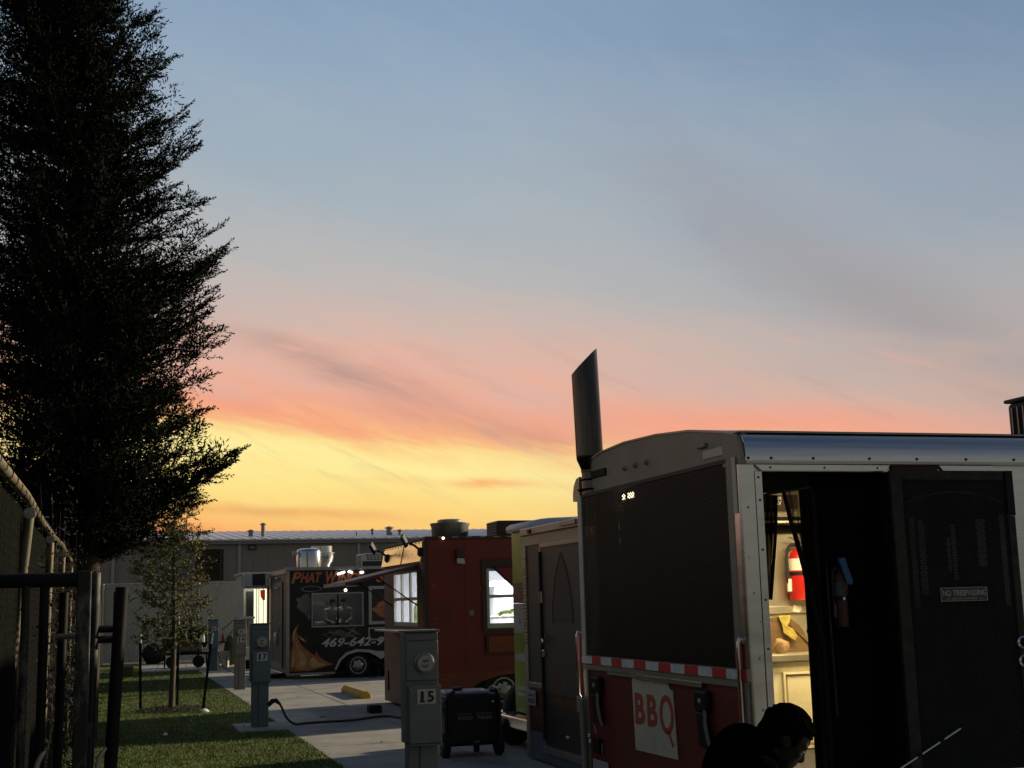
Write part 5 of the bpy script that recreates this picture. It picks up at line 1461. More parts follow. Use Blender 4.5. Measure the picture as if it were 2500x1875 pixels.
build('front_lower', MB().box(RX - 0.01, RX + 0.05, RY0 + 0.061, RY1, 0.04, 1.19), 'mauve_panel', rt_, bevel=0.006)
build('corner_trim', MB().box(RX - 0.015, RX + 0.045, RY0 - 0.012, RY0 + 0.058, 0.05, 2.60), 'brown_trim', rt_, bevel=0.006)
build('corner_trim', MB().box(RX - 0.02, RX + 0.05, RY0 + 0.07, RY0 + 0.13, 1.3, 2.58), 'maroon', rt_, bevel=0.006)
build('far_wall', MB().box(RX + 0.05, 10.2, RY1 - 0.05, RY1, 0.05, RZ), 'grey_side', rt_)
build('roof', MB().box(RX + 0.0, 10.2, RY0 - 0.02, RY1 + 0.02, RZ + 0.002, RZ + 0.05), 'brown_trim', rt_, bevel=0.008)
mb = MB()
for i in range(24):
    x = RX + 0.2 + i * 0.22
    mb.box(x, x + 0.09, RY0 - 0.024, RY0 - 0.0205, 2.630, 2.642)
for i in range(14):
    y_ = RY0 + 0.2 + i * 0.22
    mb.lathe((RX + 0.004, y_, 2.575), [(0.018, 0), (0.003, 0.01)], 8, (-1, 0, 0))
build('roof_clips', mb, 'dull_alu', rt_, kind='stuff')
build('gold_seam', MB().cyl((RX - 0.055, 21.0, 2.28), (RX + 0.010, 21.0, 2.595), 0.008, n=6), 'brown_trim', rt_)
build('skirting', MB().box(RX + 0.06, 10.0, RY0 + 0.6, RY1 - 0.1, 0.06, 0.62), 'porch_black', rt_)
build('room_floor', MB().box(RX + 0.06, 7.9, RY0 + 0.065, RY1 - 0.06, 0.62, 0.68), 'room_white', rt_)
build('room_ceiling', MB().box(RX + 0.06, 7.9, RY0 + 0.065, RY1 - 0.06, 2.50, 2.55), 'room_white', rt_)
build('room_wall', MB().box(RX + 0.06, 7.9, RY1 - 0.09, RY1 - 0.055, 0.68, 2.5), 'room_white', rt_)
build('room_wall', MB().box(7.86, 7.9, RY0 + 0.065, RY1 - 0.1, 0.68, 2.5), 'room_white', rt_)
ll = build('room_lamp', MB().box(5.2, 6.7, 20.5, 20.6, 2.46, 2.495), 'lamp_cool', rt_)
area_lamp('room_light', (6.0, 20.5, 2.44), 1.4, 120, (0.88, 0.95, 1.0), ll, (0, 0, -1), sy=0.8)
build('shelf_unit', MB().box(5.7, 6.9, 20.9, 21.2, 1.9, 1.93), 'room_white', rt_)
build('fridge', MB().box(6.05, 6.55, 20.7, 21.3, 0.68, 1.98), 'room_white', rt_, bevel=0.02)
wf = build('side_window', MB().grid_wall('y', RY0 - 0.012, RY0 + 0.03, WIN[0], WIN[1], WIN[2], WIN[3], [(WIN[0] + 0.045, WIN[1] - 0.045, WIN[2] + 0.075, WIN[2] + 0.455), (WIN[0] + 0.045, WIN[1] - 0.045, WIN[2] + 0.505, WIN[3] - 0.04)]), 'window_frame', rt_)
build('pane', MB().box(WIN[0] + 0.045, WIN[1] - 0.045, RY0 + 0.008, RY0 + 0.012, WIN[2] + 0.075, WIN[2] + 0.455), 'glass', wf)
build('pane', MB().box(WIN[0] + 0.045, WIN[1] - 0.045, RY0 + 0.018, RY0 + 0.022, WIN[2] + 0.505, WIN[3] - 0.04), 'glass', wf)
build('window_surround', MB().grid_wall('y', RY0 - 0.03, RY0 - 0.0005, WIN[0] - 0.075, WIN[1] + 0.1, WIN[2] - 0.05, WIN[3] + 0.13, [(WIN[0] - 0.002, WIN[1] + 0.002, WIN[2] - 0.002, WIN[3] + 0.002)]), 'brown_trim', wf)
aw = build('window_awning', MB().prism([(5.62, 2.16), (5.98, 1.82), (6.40, 1.815), (6.40, 2.17)], 'y', RY0 - 0.085, RY0 - 0.035), 'dark_red', rt_, bevel=0.01)
build('awning_edge', MB().tube([(5.60, RY0 - 0.06, 2.17), (5.97, RY0 - 0.06, 1.815), (6.4, RY0 - 0.06, 1.81)], 0.016, 6), 'porch_black', aw)
for xs_ in (5.16, 6.9, 8.1):
    build('panel_seam', MB().box(xs_, xs_ + 0.022, RY0 - 0.004, RY0 - 0.0005, 0.63, 2.58), 'red_truck', rt_)
mb = MB()
for xs_ in (4.60, 5.171, 6.911):
    for k in range(16):
        mb.lathe((xs_, RY0 - 0.004, 0.7 + k * 0.122), [(0.009, 0), (0.002, 0.005)], 6, (0, -1, 0))
build('rivets', mb, 'brown_trim', rt_, kind='stuff')
build('service_box', MB().box(5.46, 6.4, RY0 - 0.05, RY0 - 0.001, 0.86, 1.15), 'brown_trim', rt_, bevel=0.01)
build('service_lid', MB().box(5.50, 6.4, RY0 - 0.062, RY0 - 0.0505, 0.89, 1.13), 'red_orange', rt_, bevel=0.006)
build('socket_cover', MB().box(5.22, 5.29, RY0 - 0.014, RY0 - 0.001, 1.45, 1.53), 'meter_tan', rt_, bevel=0.006)
wl = build('wall_lamp', MB().box(5.02, 5.14, RY0 - 0.08, RY0 - 0.001, 2.30, 2.44), 'brown_trim', rt_, bevel=0.01)
build('lens', MB().add([(5.03, RY0 - 0.085, 2.235), (5.15, RY0 - 0.085, 2.225), (5.13, RY0 - 0.11, 2.305), (5.02, RY0 - 0.11, 2.31), (5.03, RY0 - 0.06, 2.235), (5.15, RY0 - 0.06, 2.225), (5.13, RY0 - 0.08, 2.305), (5.02, RY0 - 0.08, 2.31)],
      [(0, 1, 2, 3), (7, 6, 5, 4), (0, 4, 5, 1), (1, 5, 6, 2), (2, 6, 7, 3), (3, 7, 4, 0)]), 'van_roof', wl)
mb = MB()
for x, z, w_, h_ in ((4.66, 1.90, 0.035, 0.012), (5.40, 1.82, 0.012, 0.07), (4.68, 1.42, 0.03, 0.008)):
    mb.box(x, x + w_, RY0 - 0.004, RY0 - 0.0005, z, z + h_)
build('scuffs', mb, 'meter_tan', rt_)
fwn = build('hatch_window', MB().grid_wall('x', RX + 0.005, RX + 0.045, FW[0], FW[1], FW[2], FW[3], [(FW[0] + 0.05, 20.62, FW[2] + 0.06, 1.70), (20.67, 21.24, FW[2] + 0.06, 1.70), (21.29, FW[1] - 0.05, FW[2] + 0.06, 1.70), (FW[0] + 0.05, 20.62, 1.75, FW[3] - 0.04), (20.67, 21.24, 1.75, FW[3] - 0.04), (21.29, FW[1] - 0.05, 1.75, FW[3] - 0.04)]), 'window_frame', rt_)
for a, b in ((FW[0] + 0.05, 20.62), (20.67, 21.24), (21.29, FW[1] - 0.05)):
    for c, d in ((FW[2] + 0.06, 1.70), (1.75, FW[3] - 0.04)):
        build('pane', MB().box(RX + 0.02, RX + 0.026, a, b, c, d), 'glass_dim', fwn)
build('counter_sill', MB().box(RX - 0.30, RX + 0.0, 20.0, 22.0, 1.215, 1.245), 'dull_alu', rt_, bevel=0.006)
hf = build('serving_hatch', MB().add([(RX - 0.01, 19.98, 2.245), (RX - 0.01, 22.0, 2.245), (3.42, 22.0, 1.995), (3.42, 19.98, 1.995), (RX - 0.01, 19.98, 2.20), (RX - 0.01, 22.0, 2.20), (3.42, 22.0, 1.95), (3.42, 19.98, 1.95)],
      [(0, 1, 2, 3), (7, 6, 5, 4), (0, 4, 5, 1), (1, 5, 6, 2), (2, 6, 7, 3), (3, 7, 4, 0)]), 'mauve_panel', rt_, bevel=0.006)
for yy in (20.02, 21.96):
    build('hatch_strut', MB().cyl((RX - 0.005, yy, 1.62), (3.9, yy, 2.07), 0.010, n=8), 'porch_black', hf)
build('hatch_edge', MB().add([(3.40, 19.98, 1.945), (3.42, 19.98, 1.945), (3.42, 22.0, 1.945), (3.40, 22.0, 1.945), (3.40, 19.98, 2.0), (3.42, 19.98, 2.0), (3.42, 22.0, 2.0), (3.40, 22.0, 2.0)], [(0, 3, 2, 1), (4, 5, 6, 7), (0, 1, 5, 4), (1, 2, 6, 5), (2, 3, 7, 6), (3, 0, 4, 7)]), 'white_van', hf)
for yy in (19.66, 22.2):
    fl = build('floodlight', MB().lathe((RX - 0.012, yy, 2.42), [(0.075, 0), (0.075, 0.03), (0.05, 0.06), (0.004, 0.07)], 16, (-1, 0, 0)), 'black_paint', rt_, smooth=True)
    build('arm', MB().tube([(RX - 0.05, yy, 2.46), (RX - 0.12, yy, 2.52), (RX - 0.2, yy + 0.02, 2.56)], 0.018, 8), 'black_paint', fl)
    c = Vector((RX - 0.27, yy + 0.04, 2.60))
    u, v, w_ = Vector((-0.5, -0.2, 0.84)).normalized(), Vector((0.3, 0.9, 0.4)).normalized(), Vector((-0.8, 0.3, -0.5)).normalized()
    mb = MB().box(-0.085, 0.085, -0.085, 0.085, -0.025, 0.025)
    m2 = MB().add([c + u * p[0] + v * p[1] + w_ * p[2] for p in mb.v], mb.f)
    build('lamp_head', m2, 'black_paint', fl)
    mb = MB().box(-0.075, 0.06, -0.06, 0.06, 0.0255, 0.03)
    build('lamp_lens', MB().add([c + u * p[0] + v * p[1] + w_ * p[2] for p in mb.v], mb.f), 'ac_dark', fl)
ef = build('exhaust_fan', MB().lathe((5.15, 20.3, 2.655), [(0.27, 0.0), (0.29, 0.03), (0.295, 0.17), (0.315, 0.225), (0.315, 0.24), (0.30, 0.24), (0.22, 0.235), (0.20, 0.255), (0.20, 0.285), (0.16, 0.30), (0.01, 0.30)], 32), 'dull_alu', rt_, smooth=True)
a2 = build('roof_air_conditioner', MB().box(5.78, 6.55, 19.75, 20.4, 2.655, 2.90), 'brown_trim', rt_, bevel=0.02)
mb = MB()
for i in range(8):
    yy = 19.80 + i * 0.07
    mb.box(5.765, 5.779, yy, yy + 0.012, 2.68, 2.87)
for i in range(5):
    mb.box(5.766, 5.778, 19.79, 20.36, 2.69 + i * 0.045, 2.70 + i * 0.045)
build('grille', mb, 'meter_tan', a2)
build('tail_reflector', MB().box(RX - 0.03, RX - 0.011, 22.25, 22.45, 0.22, 0.55), 'dark_red', rt_, bevel=0.006)
rl = build('roof_spot', MB().lathe((4.83, RY0 - 0.02, 2.62), [(0.02, 0), (0.018, 0.02), (0.002, 0.026)], 10, (0, -1, 0)), 'lamp_gap_glow', rt_)
lt_ = build('lettuce_tray', MB().box(5.62, 6.2, 19.78, 20.0, 1.385, 1.42), 'paper', label='white tray behind the lower pane of the bright window', cat='tray', bevel=0.01)
lv_ = MB()
for i in range(16):
    q = lump((5.80 + 0.026 * i, 19.86 + random.uniform(-.05, .05), 1.455 + random.uniform(0, 0.045) + 0.002 * i), 0.045, 0.04, 0.032, i, 0.4, 1)
    lv_.add(q.v, q.f)
build('lettuce', lv_, 'lettuce', label='pile of pale green lettuce on the white tray in the bright window', cat='lettuce')
build('green_bottle', MB().lathe((4.72, 20.85, 1.34), [(0.05, 0), (0.05, 0.24), (0.02, 0.30), (0.02, 0.34), (0.004, 0.345)], 14), 'lettuce', label='bright green bottle inside the red trailer hatch window', cat='bottle', smooth=True)
build('shelf_ledge', MB().box(4.62, 4.9, 20.2, 21.8, 1.30, 1.338), 'room_white', rt_)

# ================================================================== black flame wrapped trailer
ph = root('flame_trailer', 'black food trailer wrapped with flames, orange PHAT WINGS lettering and a phone number', 'trailer', (3.89, 32, 0))
PX, PY, PY1 = 3.89, 30.6, 33.95
PW = [(4.45, 5.66, 1.17, 1.95), (5.78, 6.7, 1.20, 2.08)]
build('side_wall', MB().grid_wall('y', PY, PY + 0.06, PX + 0.06, 11.2, 0.70, 2.47, PW), 'phat_black', ph)
low = [(PX + 0.06, 0.16), (PX + 0.06, 0.698), (11.2, 0.698), (11.2, 0.16), (7.15, 0.16), (7.05, 0.36), (6.88, 0.50), (6.6, 0.575), (6.35, 0.56), (6.16, 0.47), (6.06, 0.40), (5.96, 0.47), (5.78, 0.565), (5.5, 0.59), (5.28, 0.53), (5.12, 0.40), (5.02, 0.20), (5.0, 0.16)]
build('lower_panel', MB().prism(low, 'y', PY, PY + 0.05), 'phat_black', ph)
outer = low[4:]
inner = [(x, z - 0.0) for x, z in outer]
fm = MB()
pts = [(7.15, 0.16), (7.05, 0.36), (6.88, 0.50), (6.6, 0.575), (6.35, 0.56), (6.16, 0.47), (6.06, 0.40), (5.96, 0.47), (5.78, 0.565), (5.5, 0.59), (5.28, 0.53), (5.12, 0.40), (5.02, 0.20)]
out = [(7.2, 0.16), (7.10, 0.39), (6.92, 0.55), (6.62, 0.635), (6.33, 0.62), (6.16, 0.59), (6.06, 0.585), (5.96, 0.59), (5.78, 0.63), (5.49, 0.65), (5.24, 0.58), (5.07, 0.42), (4.97, 0.20)]
fm.prism(out + pts[::-1], 'y', PY - 0.03, PY - 0.001)
build('fender', fm, 'fender', ph)
build('skirt_rail', MB().box(PX + 0.0, 4.99, PY - 0.02, PY + 0.05, 0.11, 0.158), 'phat_trim', ph, bevel=0.005)
build('wheel_well', MB().box(4.98, 7.2, PY + 0.055, PY + 0.5, 0.14, 0.66), 'porch_black', ph)
for xx in (5.53, 6.55):
    wheel(ph, (xx, PY + 0.14, 0.28), (0, -1, 0), 0.30, 0.20, 0.2)
build('roof_rail', MB().box(PX - 0.02, 11.2, PY - 0.03, PY + 0.08, 2.472, 2.545), 'phat_trim', ph, bevel=0.01)
build('roof', MB().box(PX, 11.2, PY + 0.081, PY1, 2.475, 2.53), 'phat_trim', ph)
build('rear_wall', MB().box(PX, PX + 0.05, PY + 0.065, PY1, 0.14, 2.47), 'phat_rear', ph)
build('corner_trim', MB().box(PX - 0.012, PX + 0.058, PY - 0.012, PY + 0.062, 0.10, 2.47), 'phat_trim', ph, bevel=0.006)
build('rear_top_strip', MB().box(PX - 0.03, PX + 0.0, PY + 0.1, PY1, 2.40, 2.47), 'phat_trim', ph, bevel=0.006)
build('far_wall', MB().box(PX + 0.05, 11.2, PY1 - 0.05, PY1, 0.14, 2.47), 'phat_black', ph)
build('floor', MB().box(PX + 0.06, 11.2, PY + 0.5, PY1 - 0.05, 0.30, 0.38), 'porch_black', ph)
pdr = build('rear_door', MB().box(PX - 0.02, PX - 0.001, 31.35, 33.2, 0.30, 2.18), 'phat_rear', ph, bevel=0.006)
build('door_frame', MB().grid_wall('x', PX - 0.032, PX - 0.0205, 31.30, 33.25, 0.25, 2.24, [(31.42, 33.13, 0.36, 2.12)]), 'meter_tan', pdr)
build('door_vent', MB().box(PX - 0.05, PX - 0.021, 31.9, 32.7, 2.085, 2.125), 'white_van', pdr, bevel=0.006)
build('rear_lamp', MB().box(PX - 0.07, PX - 0.001, 31.95, 32.35, 2.31, 2.36), 'white_van', ph, bevel=0.01)
build('door_handle', MB().tube([(PX - 0.02, 31.5, 1.05), (PX - 0.07, 31.5, 1.08), (PX - 0.07, 31.5, 1.25), (PX - 0.02, 31.5, 1.28)], 0.014, 8), 'steel', pdr)
lp_ = build('side_lamp', MB().lathe((PX - 0.033, 32.3, 0.90), [(0.17, 0), (0.165, 0.02), (0.12, 0.06), (0.01, 0.07)], 20, (-1, 0, 0)), 'white_van', pdr, smooth=True)
build('step', MB().box(PX - 0.38, PX - 0.03, 31.6, 33.0, 0.10, 0.14), 'dull_alu', ph, bevel=0.006)
build('tow_frame', MB().box(PX - 0.25, PX + 0.5, 32.0, 32.3, 0.02, 0.10), 'pipe_black', ph)
build('brown_post', MB().box(PX - 0.07, PX - 0.0, 33.96, 34.08, 0.1, 2.5), 'copper_post', ph, bevel=0.008)
wa = build('window_air_conditioner', MB().box(3.20, 3.86, 33.72, 34.12, 2.17, 2.52), 'ac_grey', ph, bevel=0.02)
mb = MB()
for i in range(11):
    mb.box(3.192, 3.1995, 33.76, 34.08, 2.20 + i * 0.026, 2.213 + i * 0.026)
build('side_panel', MB().box(3.42, 3.74, 33.712, 33.7195, 2.20, 2.49), 'ac_dark', wa)
build('grille', mb, 'ac_dark', wa)
build('bracket', MB().box(3.22, 3.88, 33.74, 34.1, 2.135, 2.165), 'white_van', wa)
# windows
for i, w_ in enumerate(PW):
    wn = build('window', MB().grid_wall('y', PY - 0.02, PY + 0.03, w_[0], w_[1], w_[2], w_[3], [(w_[0] + 0.03, w_[1] - 0.03, w_[2] + 0.03, w_[3] - 0.03)] if i == 0 else [(w_[0] + 0.07, w_[1] - 0.03, w_[2] + 0.07, w_[3] - 0.07)]), 'phat_trim' if i == 0 else 'fender', ph)
    build('pane', MB().box(w_[0] + 0.03, w_[1] - 0.03, PY + 0.005, PY + 0.009, w_[2] + 0.03, w_[3] - 0.03), 'glass', wn)
    if i == 0:
        build('mullion', MB().box(5.045, 5.075, PY - 0.004, PY + 0.004, w_[2] + 0.03, w_[3] - 0.03), 'porch_black', wn)
build('lower_hatch', MB().grid_wall('y', PY - 0.02, PY - 0.001, 5.77, 6.7, 0.84, 1.13, [(5.80, 6.68, 0.87, 1.10)]), 'fender', ph)
cpn = build('menu_board', MB().box(5.84, 6.72, PY + 0.05, PY + 0.058, 1.26, 2.02), 'phat_black', ph)
ck_ = MB().prism([(5.84, 1.55), (5.96, 1.60), (6.02, 1.70), (6.10, 1.72), (6.16, 1.79), (6.27, 1.83), (6.42, 1.80), (6.5, 1.7), (6.5, 1.45), (6.3, 1.36), (6.12, 1.35), (6.02, 1.40), (5.93, 1.49)], 'y', PY + 0.044, PY + 0.0495)
build('chicken_print', ck_, 'chicken', cpn)
build('room_back', MB().box(PX + 0.06, 8.0, 33.0, 33.05, 0.38, 2.45), 'grey_side', ph)
build('room_ceiling', MB().box(PX + 0.06, 8.0, PY + 0.07, 33.0, 2.42, 2.45), 'grey_side', ph)
hd = build('range_hood', MB().prism([(4.35, 1.78), (4.95, 1.74), (5.0, 1.70), (4.95, 1.66), (4.40, 1.70)], 'y', 31.5, 32.4), 'steel', ph)
rl_ = build('room_lamp', MB().box(4.6, 5.6, 31.4, 31.46, 2.37, 2.41), 'lamp_cool', ph)
area_lamp('room_light', (5.1, 31.4, 2.34), 0.9, 7, (0.95, 0.97, 0.95), rl_, (0, 0.3, -1), sy=0.4)
build('stove', MB().box(4.2, 5.9, 31.5, 32.1, 0.38, 1.22), 'steel', ph, bevel=0.01)
# wrap print
text('lettering', 'P', 'letter_orange', ph, (3.985, PY - 0.004, 2.175), (1, 0, 0), (0, 0, 1), 0.235, 0.262, shear=0.28, bold=0.035, ext=0.003)
text('lettering', 'HAT', 'letter_orange', ph, (4.195, PY - 0.004, 2.19), (1, 0, 0), (0, 0, 1), 0.50, 0.235, shear=0.28, bold=0.035, ext=0.003)
text('lettering', 'W', 'letter_orange', ph, (4.78, PY - 0.004, 2.165), (1, 0, 0), (0, 0, 1), 0.28, 0.275, shear=0.28, bold=0.04, ext=0.003)
text('lettering', 'INGS', 'letter_orange', ph, (5.045, PY - 0.004, 2.175), (1, 0, 0), (0, 0, 1), 0.60, 0.225, shear=0.28, bold=0.035, ext=0.003)
text('lettering', 'SM', 'letter_orange', ph, (5.96, PY - 0.004, 2.165), (1, 0, 0), (0, 0, 1), 0.52, 0.24, shear=0.28, bold=0.035, ext=0.003)
text('lettering', '469-642-9', 'letter_silver', ph, (4.68, PY - 0.004, 0.715), (1, 0, 0), (0, 0, 1), 1.46, 0.205, shear=0.3, bold=0.028, ext=0.003, space=1.05)
def flame(poly, m, d):
    build('flame_print', MB().prism(poly, 'y', PY - d, PY - d + 0.0015), m, ph)
flame([(3.965, 0.20), (3.97, 0.60), (4.03, 0.80), (4.00, 0.98), (4.04, 1.12), (4.16, 1.27), (4.11, 1.10), (4.14, 1.00), (4.24, 0.93), (4.30, 0.86), (4.22, 0.96), (4.13, 1.02), (4.14, 0.92), (4.24, 0.76), (4.40, 0.62), (4.52, 0.54), (4.56, 0.63), (4.62, 0.52), (4.78, 0.40), (4.96, 0.33), (4.70, 0.27), (4.40, 0.20)], 'flame_orange', 0.0020)
flame([(4.06, 0.24), (4.06, 0.48), (4.11, 0.62), (4.10, 0.80), (4.07, 0.92), (4.17, 0.72), (4.30, 0.55), (4.36, 0.66), (4.40, 0.50), (4.52, 0.36), (4.66, 0.30), (4.35, 0.24)], 'flame_yellow', 0.0040)
flame([(4.14, 0.98), (4.26, 0.93), (4.34, 0.84), (4.24, 0.88)], 'flame_yellow', 0.0040)
def smoke(poly, d=0.0020):
    build('smoke_print', MB().prism(poly, 'y', PY - d, PY - d + 0.0015), 'smoke_print', ph)
mb = MB()
for k in range(26):
    a0, a1 = 2 * math.pi * k / 26, 2 * math.pi * (k + 1) / 26
    mb.prism([(4.45 + 0.245 * math.cos(a0), 2.045 + 0.072 * math.sin(a0)), (4.45 + 0.245 * math.cos(a1), 2.045 + 0.072 * math.sin(a1)), (4.45 + 0.20 * math.cos(a1), 2.045 + 0.048 * math.sin(a1)), (4.45 + 0.20 * math.cos(a0), 2.045 + 0.048 * math.sin(a0))], 'y', PY - 0.0020, PY - 0.0005)
build('ring_print', mb, 'smoke_print', ph)
smoke([(4.24, 1.90), (4.33, 1.93), (4.40, 1.92), (4.44, 1.80), (4.43, 1.5), (4.42, 1.32), (4.36, 1.38), (4.28, 1.5), (4.18, 1.55), (4.12, 1.63), (4.14, 1.74), (4.10, 1.80), (4.12, 1.86), (4.20, 1.84)])
for k, (xa, za, ln_, w_, ph_) in enumerate(((4.72, 0.97, 0.85, 0.020, 0.0), (4.80, 1.03, 0.75, 0.024, 1.1), (4.95, 1.08, 0.55, 0.018, 2.0), (4.66, 1.00, 0.5, 0.012, 3.0), (5.10, 0.99, 0.5, 0.022, 4.0), (4.86, 0.95, 0.6, 0.014, 5.2), (5.2, 1.10, 0.36, 0.012, 0.6))):
    us = np.linspace(0, 1, 15)
    mid_ = [(xa + ln_ * u, za + 0.05 * math.sin(u * 5.5 + ph_) + 0.03 * math.sin(u * 11 + ph_ * 2)) for u in us]
    hw = [w_ * (0.15 + math.sin(math.pi * u)) for u in us]
    mb = MB()
    for q in range(14):
        (x1, z1), (x2, z2) = mid_[q], mid_[q + 1]
        mb.add([(x1, PY - 0.0016 - 0.0002 * k, z1 - hw[q]), (x2, PY - 0.0016 - 0.0002 * k, z2 - hw[q + 1]), (x2, PY - 0.0016 - 0.0002 * k, z2 + hw[q + 1]), (x1, PY - 0.0016 - 0.0002 * k, z1 + hw[q])], [(0, 1, 2, 3)])
    build('smoke_print', mb, 'smoke_print', ph)
for poly in ([(3.99, 0.3), (4.02, 0.55), (4.08, 0.72), (4.06, 0.5), (4.04, 0.3)], [(4.45, 0.28), (4.42, 0.45), (4.50, 0.50), (4.60, 0.38), (4.80, 0.33), (4.6, 0.28)], [(4.20, 0.30), (4.17, 0.52), (4.24, 0.66), (4.34, 0.44), (4.30, 0.3)], [(4.02, 0.86), (4.02, 1.0), (4.05, 1.1), (4.11, 1.2), (4.07, 1.05), (4.06, 0.95)]):
    flame(poly, 'flame_bright', 0.0055)
ot = build('awning_tube', MB().cyl((5.25, PY - 0.04, 2.085), (5.52, PY - 0.04, 2.09), 0.012, n=8), 'meter_tan', ph)
build('side_spot', MB().lathe((5.24, PY - 0.01, 2.00), [(0.035, 0), (0.03, 0.03), (0.003, 0.04)], 12, (0, -1, 0)), 'lamp_gap_glow', ph)
for a, b in (((5.05, 2.37), (5.22, 2.42)), ((5.30, 2.43), (5.40, 2.405)), ((5.58, 2.405), (5.66, 2.405))):
    build('tube_lamp', MB().cyl((a[0], PY - 0.03, a[1]), (b[0], PY - 0.03, b[1]), 0.02, n=8), 'lamp_cool', ph)
pot = build('exhaust_fan', MB().lathe((4.50, 31.4, 2.53), [(0.29, 0), (0.29, 0.40), (0.285, 0.41), (0.26, 0.45), (0.18, 0.475), (0.01, 0.48)], 30), 'steel', ph, smooth=True)
build('fan_motor', MB().box(4.10, 4.20, 31.2, 31.32, 2.83, 2.95), 'dull_alu', pot, bevel=0.02)
build('fan_pipe', MB().tube([(4.20, 31.25, 2.87), (4.26, 31.25, 2.95), (4.24, 31.25, 2.53)], 0.02, 8), 'ac_grey', pot)
build('exhaust_fan', MB().lathe((4.93, 32.2, 2.53), [(0.20, 0), (0.21, 0.10), (0.28, 0.20), (0.30, 0.30), (0.30, 0.385), (0.33, 0.39), (0.33, 0.40), (0.26, 0.405), (0.26, 0.56), (0.01, 0.565)], 30), 'brushed', ph, smooth=True)
ra = build('roof_air_conditioner', MB().prism([(5.69, 2.53), (5.69, 2.84), (5.76, 2.86), (6.28, 2.86), (6.75, 2.53)], 'y', 31.0, 31.7), 'ac_grey', ph, bevel=0.012)
mb = MB()
for i in range(8):
    mb.box(5.675, 5.689, 31.04, 31.66, 2.555 + i * 0.034, 2.572 + i * 0.034)
for r_ in range(3):
    for c_ in range(5):
        x = 5.80 + c_ * 0.085 + r_ * 0.012
        mb.box(x, x + 0.06, 30.992, 30.999, 2.80 - r_ * 0.05, 2.825 - r_ * 0.05)
build('lower_panel', MB().box(5.72, 6.45, 30.99, 30.998, 2.55, 2.67), 'ac_dark', ra)
build('grille', mb, 'ac_dark', ra)
build('hose', MB().tube(spline([(5.95, PY - 0.05, 0.30), (6.0, PY - 0.12, 0.12), (5.92, PY - 0.2, 0.02), (5.8, PY - 0.22, -0.0), (5.72, PY - 0.15, 0.04), (5.8, PY - 0.1, 0.12)]), 0.014, 6), 'cord_black', ph)
build('tongue_jack', MB().tube([(5.8, PY - 0.08, 0.42), (6.1, PY - 0.15, 0.26), (6.35, PY - 0.2, 0.14)], 0.016, 6), 'black_paint', ph)
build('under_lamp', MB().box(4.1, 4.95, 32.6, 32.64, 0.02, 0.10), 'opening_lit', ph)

# ================================================================== stand behind the flame trailer
st = root('lit_food_stand', 'pale food stand with glowing open side behind the flame trailer', 'food stand', (3.9, 37, 0))
build('wall', MB().grid_wall('y', 37.0, 37.06, 3.52, 8.0, 0.28, 2.55, [(3.80, 4.35, 0.75, 2.16)]), 'white_van', st)
build('side', MB().box(3.50, 3.56, 37.07, 39.2, 0.28, 2.55), 'white_van', st)
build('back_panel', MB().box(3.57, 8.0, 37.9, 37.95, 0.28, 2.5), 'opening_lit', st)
build('roof', MB().box(3.45, 8.0, 36.9, 39.3, 2.56, 2.62), 'dull_alu', st)
build('dark_shutter', MB().box(3.60, 3.785, 36.955, 36.995, 1.42, 2.10), 'grey_dark', st)
build('shelf', MB().box(3.42, 3.80, 36.7, 36.99, 1.36, 1.42), 'white_van', st)
build('shelf_bracket', MB().box(3.64, 3.74, 36.8, 36.99, 1.14, 1.355), 'white_van', st)
for x in (3.90, 3.96, 4.08):
    build('shelf_post', MB().box(x, x + 0.018, 37.3, 37.33, 0.5, 2.4), 'meter_tan', st)
build('red_sign', MB().prism([(3.97, 2.13), (4.10, 2.13), (4.10, 1.86), (4.05, 1.84), (3.98, 1.95)], 'y', 36.96, 36.99), 'plastic_red', st)
build('wheel_box', MB().box(3.6, 8.0, 37.2, 38.9, 0.0, 0.27), 'porch_black', st)
area_lamp('stand_light', (3.75, 36.6, 2.3), 0.4, 4, (1.0, 0.92, 0.70), st, (-0.3, -0.1, -1))
build('white_cooler', MB().box(3.42, 3.80, 36.2, 36.6, 0.28, 0.62), 'bucket_white', label='white cooler box between the meter posts before the glowing stand', cat='cooler', bevel=0.03)

# ================================================================== clutter by the far fence
sm = root('barrel_smoker', 'dark barrel smoker trailer parked at the end of the lawn', 'smoker', (2.2, 40, 0))
build('barrel', MB().lathe((1.75, 40, 0.86), [(0.01, -0.05), (0.30, -0.04), (0.32, 0), (0.32, 0.95), (0.30, 0.99), (0.01, 1.0)], 22, (1, 0, 0)), 'pipe_black', sm, smooth=True)
build('firebox', MB().box(1.50, 1.86, 39.78, 40.2, 0.48, 0.84), 'pipe_black', sm, bevel=0.02)
build('chimney', MB().cyl((1.93, 40, 1.1), (1.93, 40, 1.45), 0.05, n=12), 'galvanised', sm)
build('work_shelf', MB().box(1.7, 2.75, 39.5, 39.72, 0.70, 0.73), 'black_paint', sm)
build('lid_handle', MB().tube([(2.0, 39.69, 0.95), (2.0, 39.63, 0.95), (2.5, 39.63, 0.95), (2.5, 39.69, 0.95)], 0.014, 8), 'chrome', sm)
build('frame', MB().box(1.5, 2.8, 39.7, 40.3, 0.36, 0.42), 'pipe_black', sm)
build('lower_tank', MB().lathe((1.95, 39.85, 0.56), [(0.01, 0), (0.14, 0.02), (0.15, 0.06), (0.15, 0.62), (0.14, 0.66), (0.01, 0.68)], 16, (1, 0, 0)), 'meter_tan', sm, smooth=True)
for xx in (1.75, 2.5):
    build('wheel', MB().cyl((xx, 39.62, 0.17), (xx, 39.52, 0.17), 0.17, n=20), 'tyre', sm, bevel=0.02)
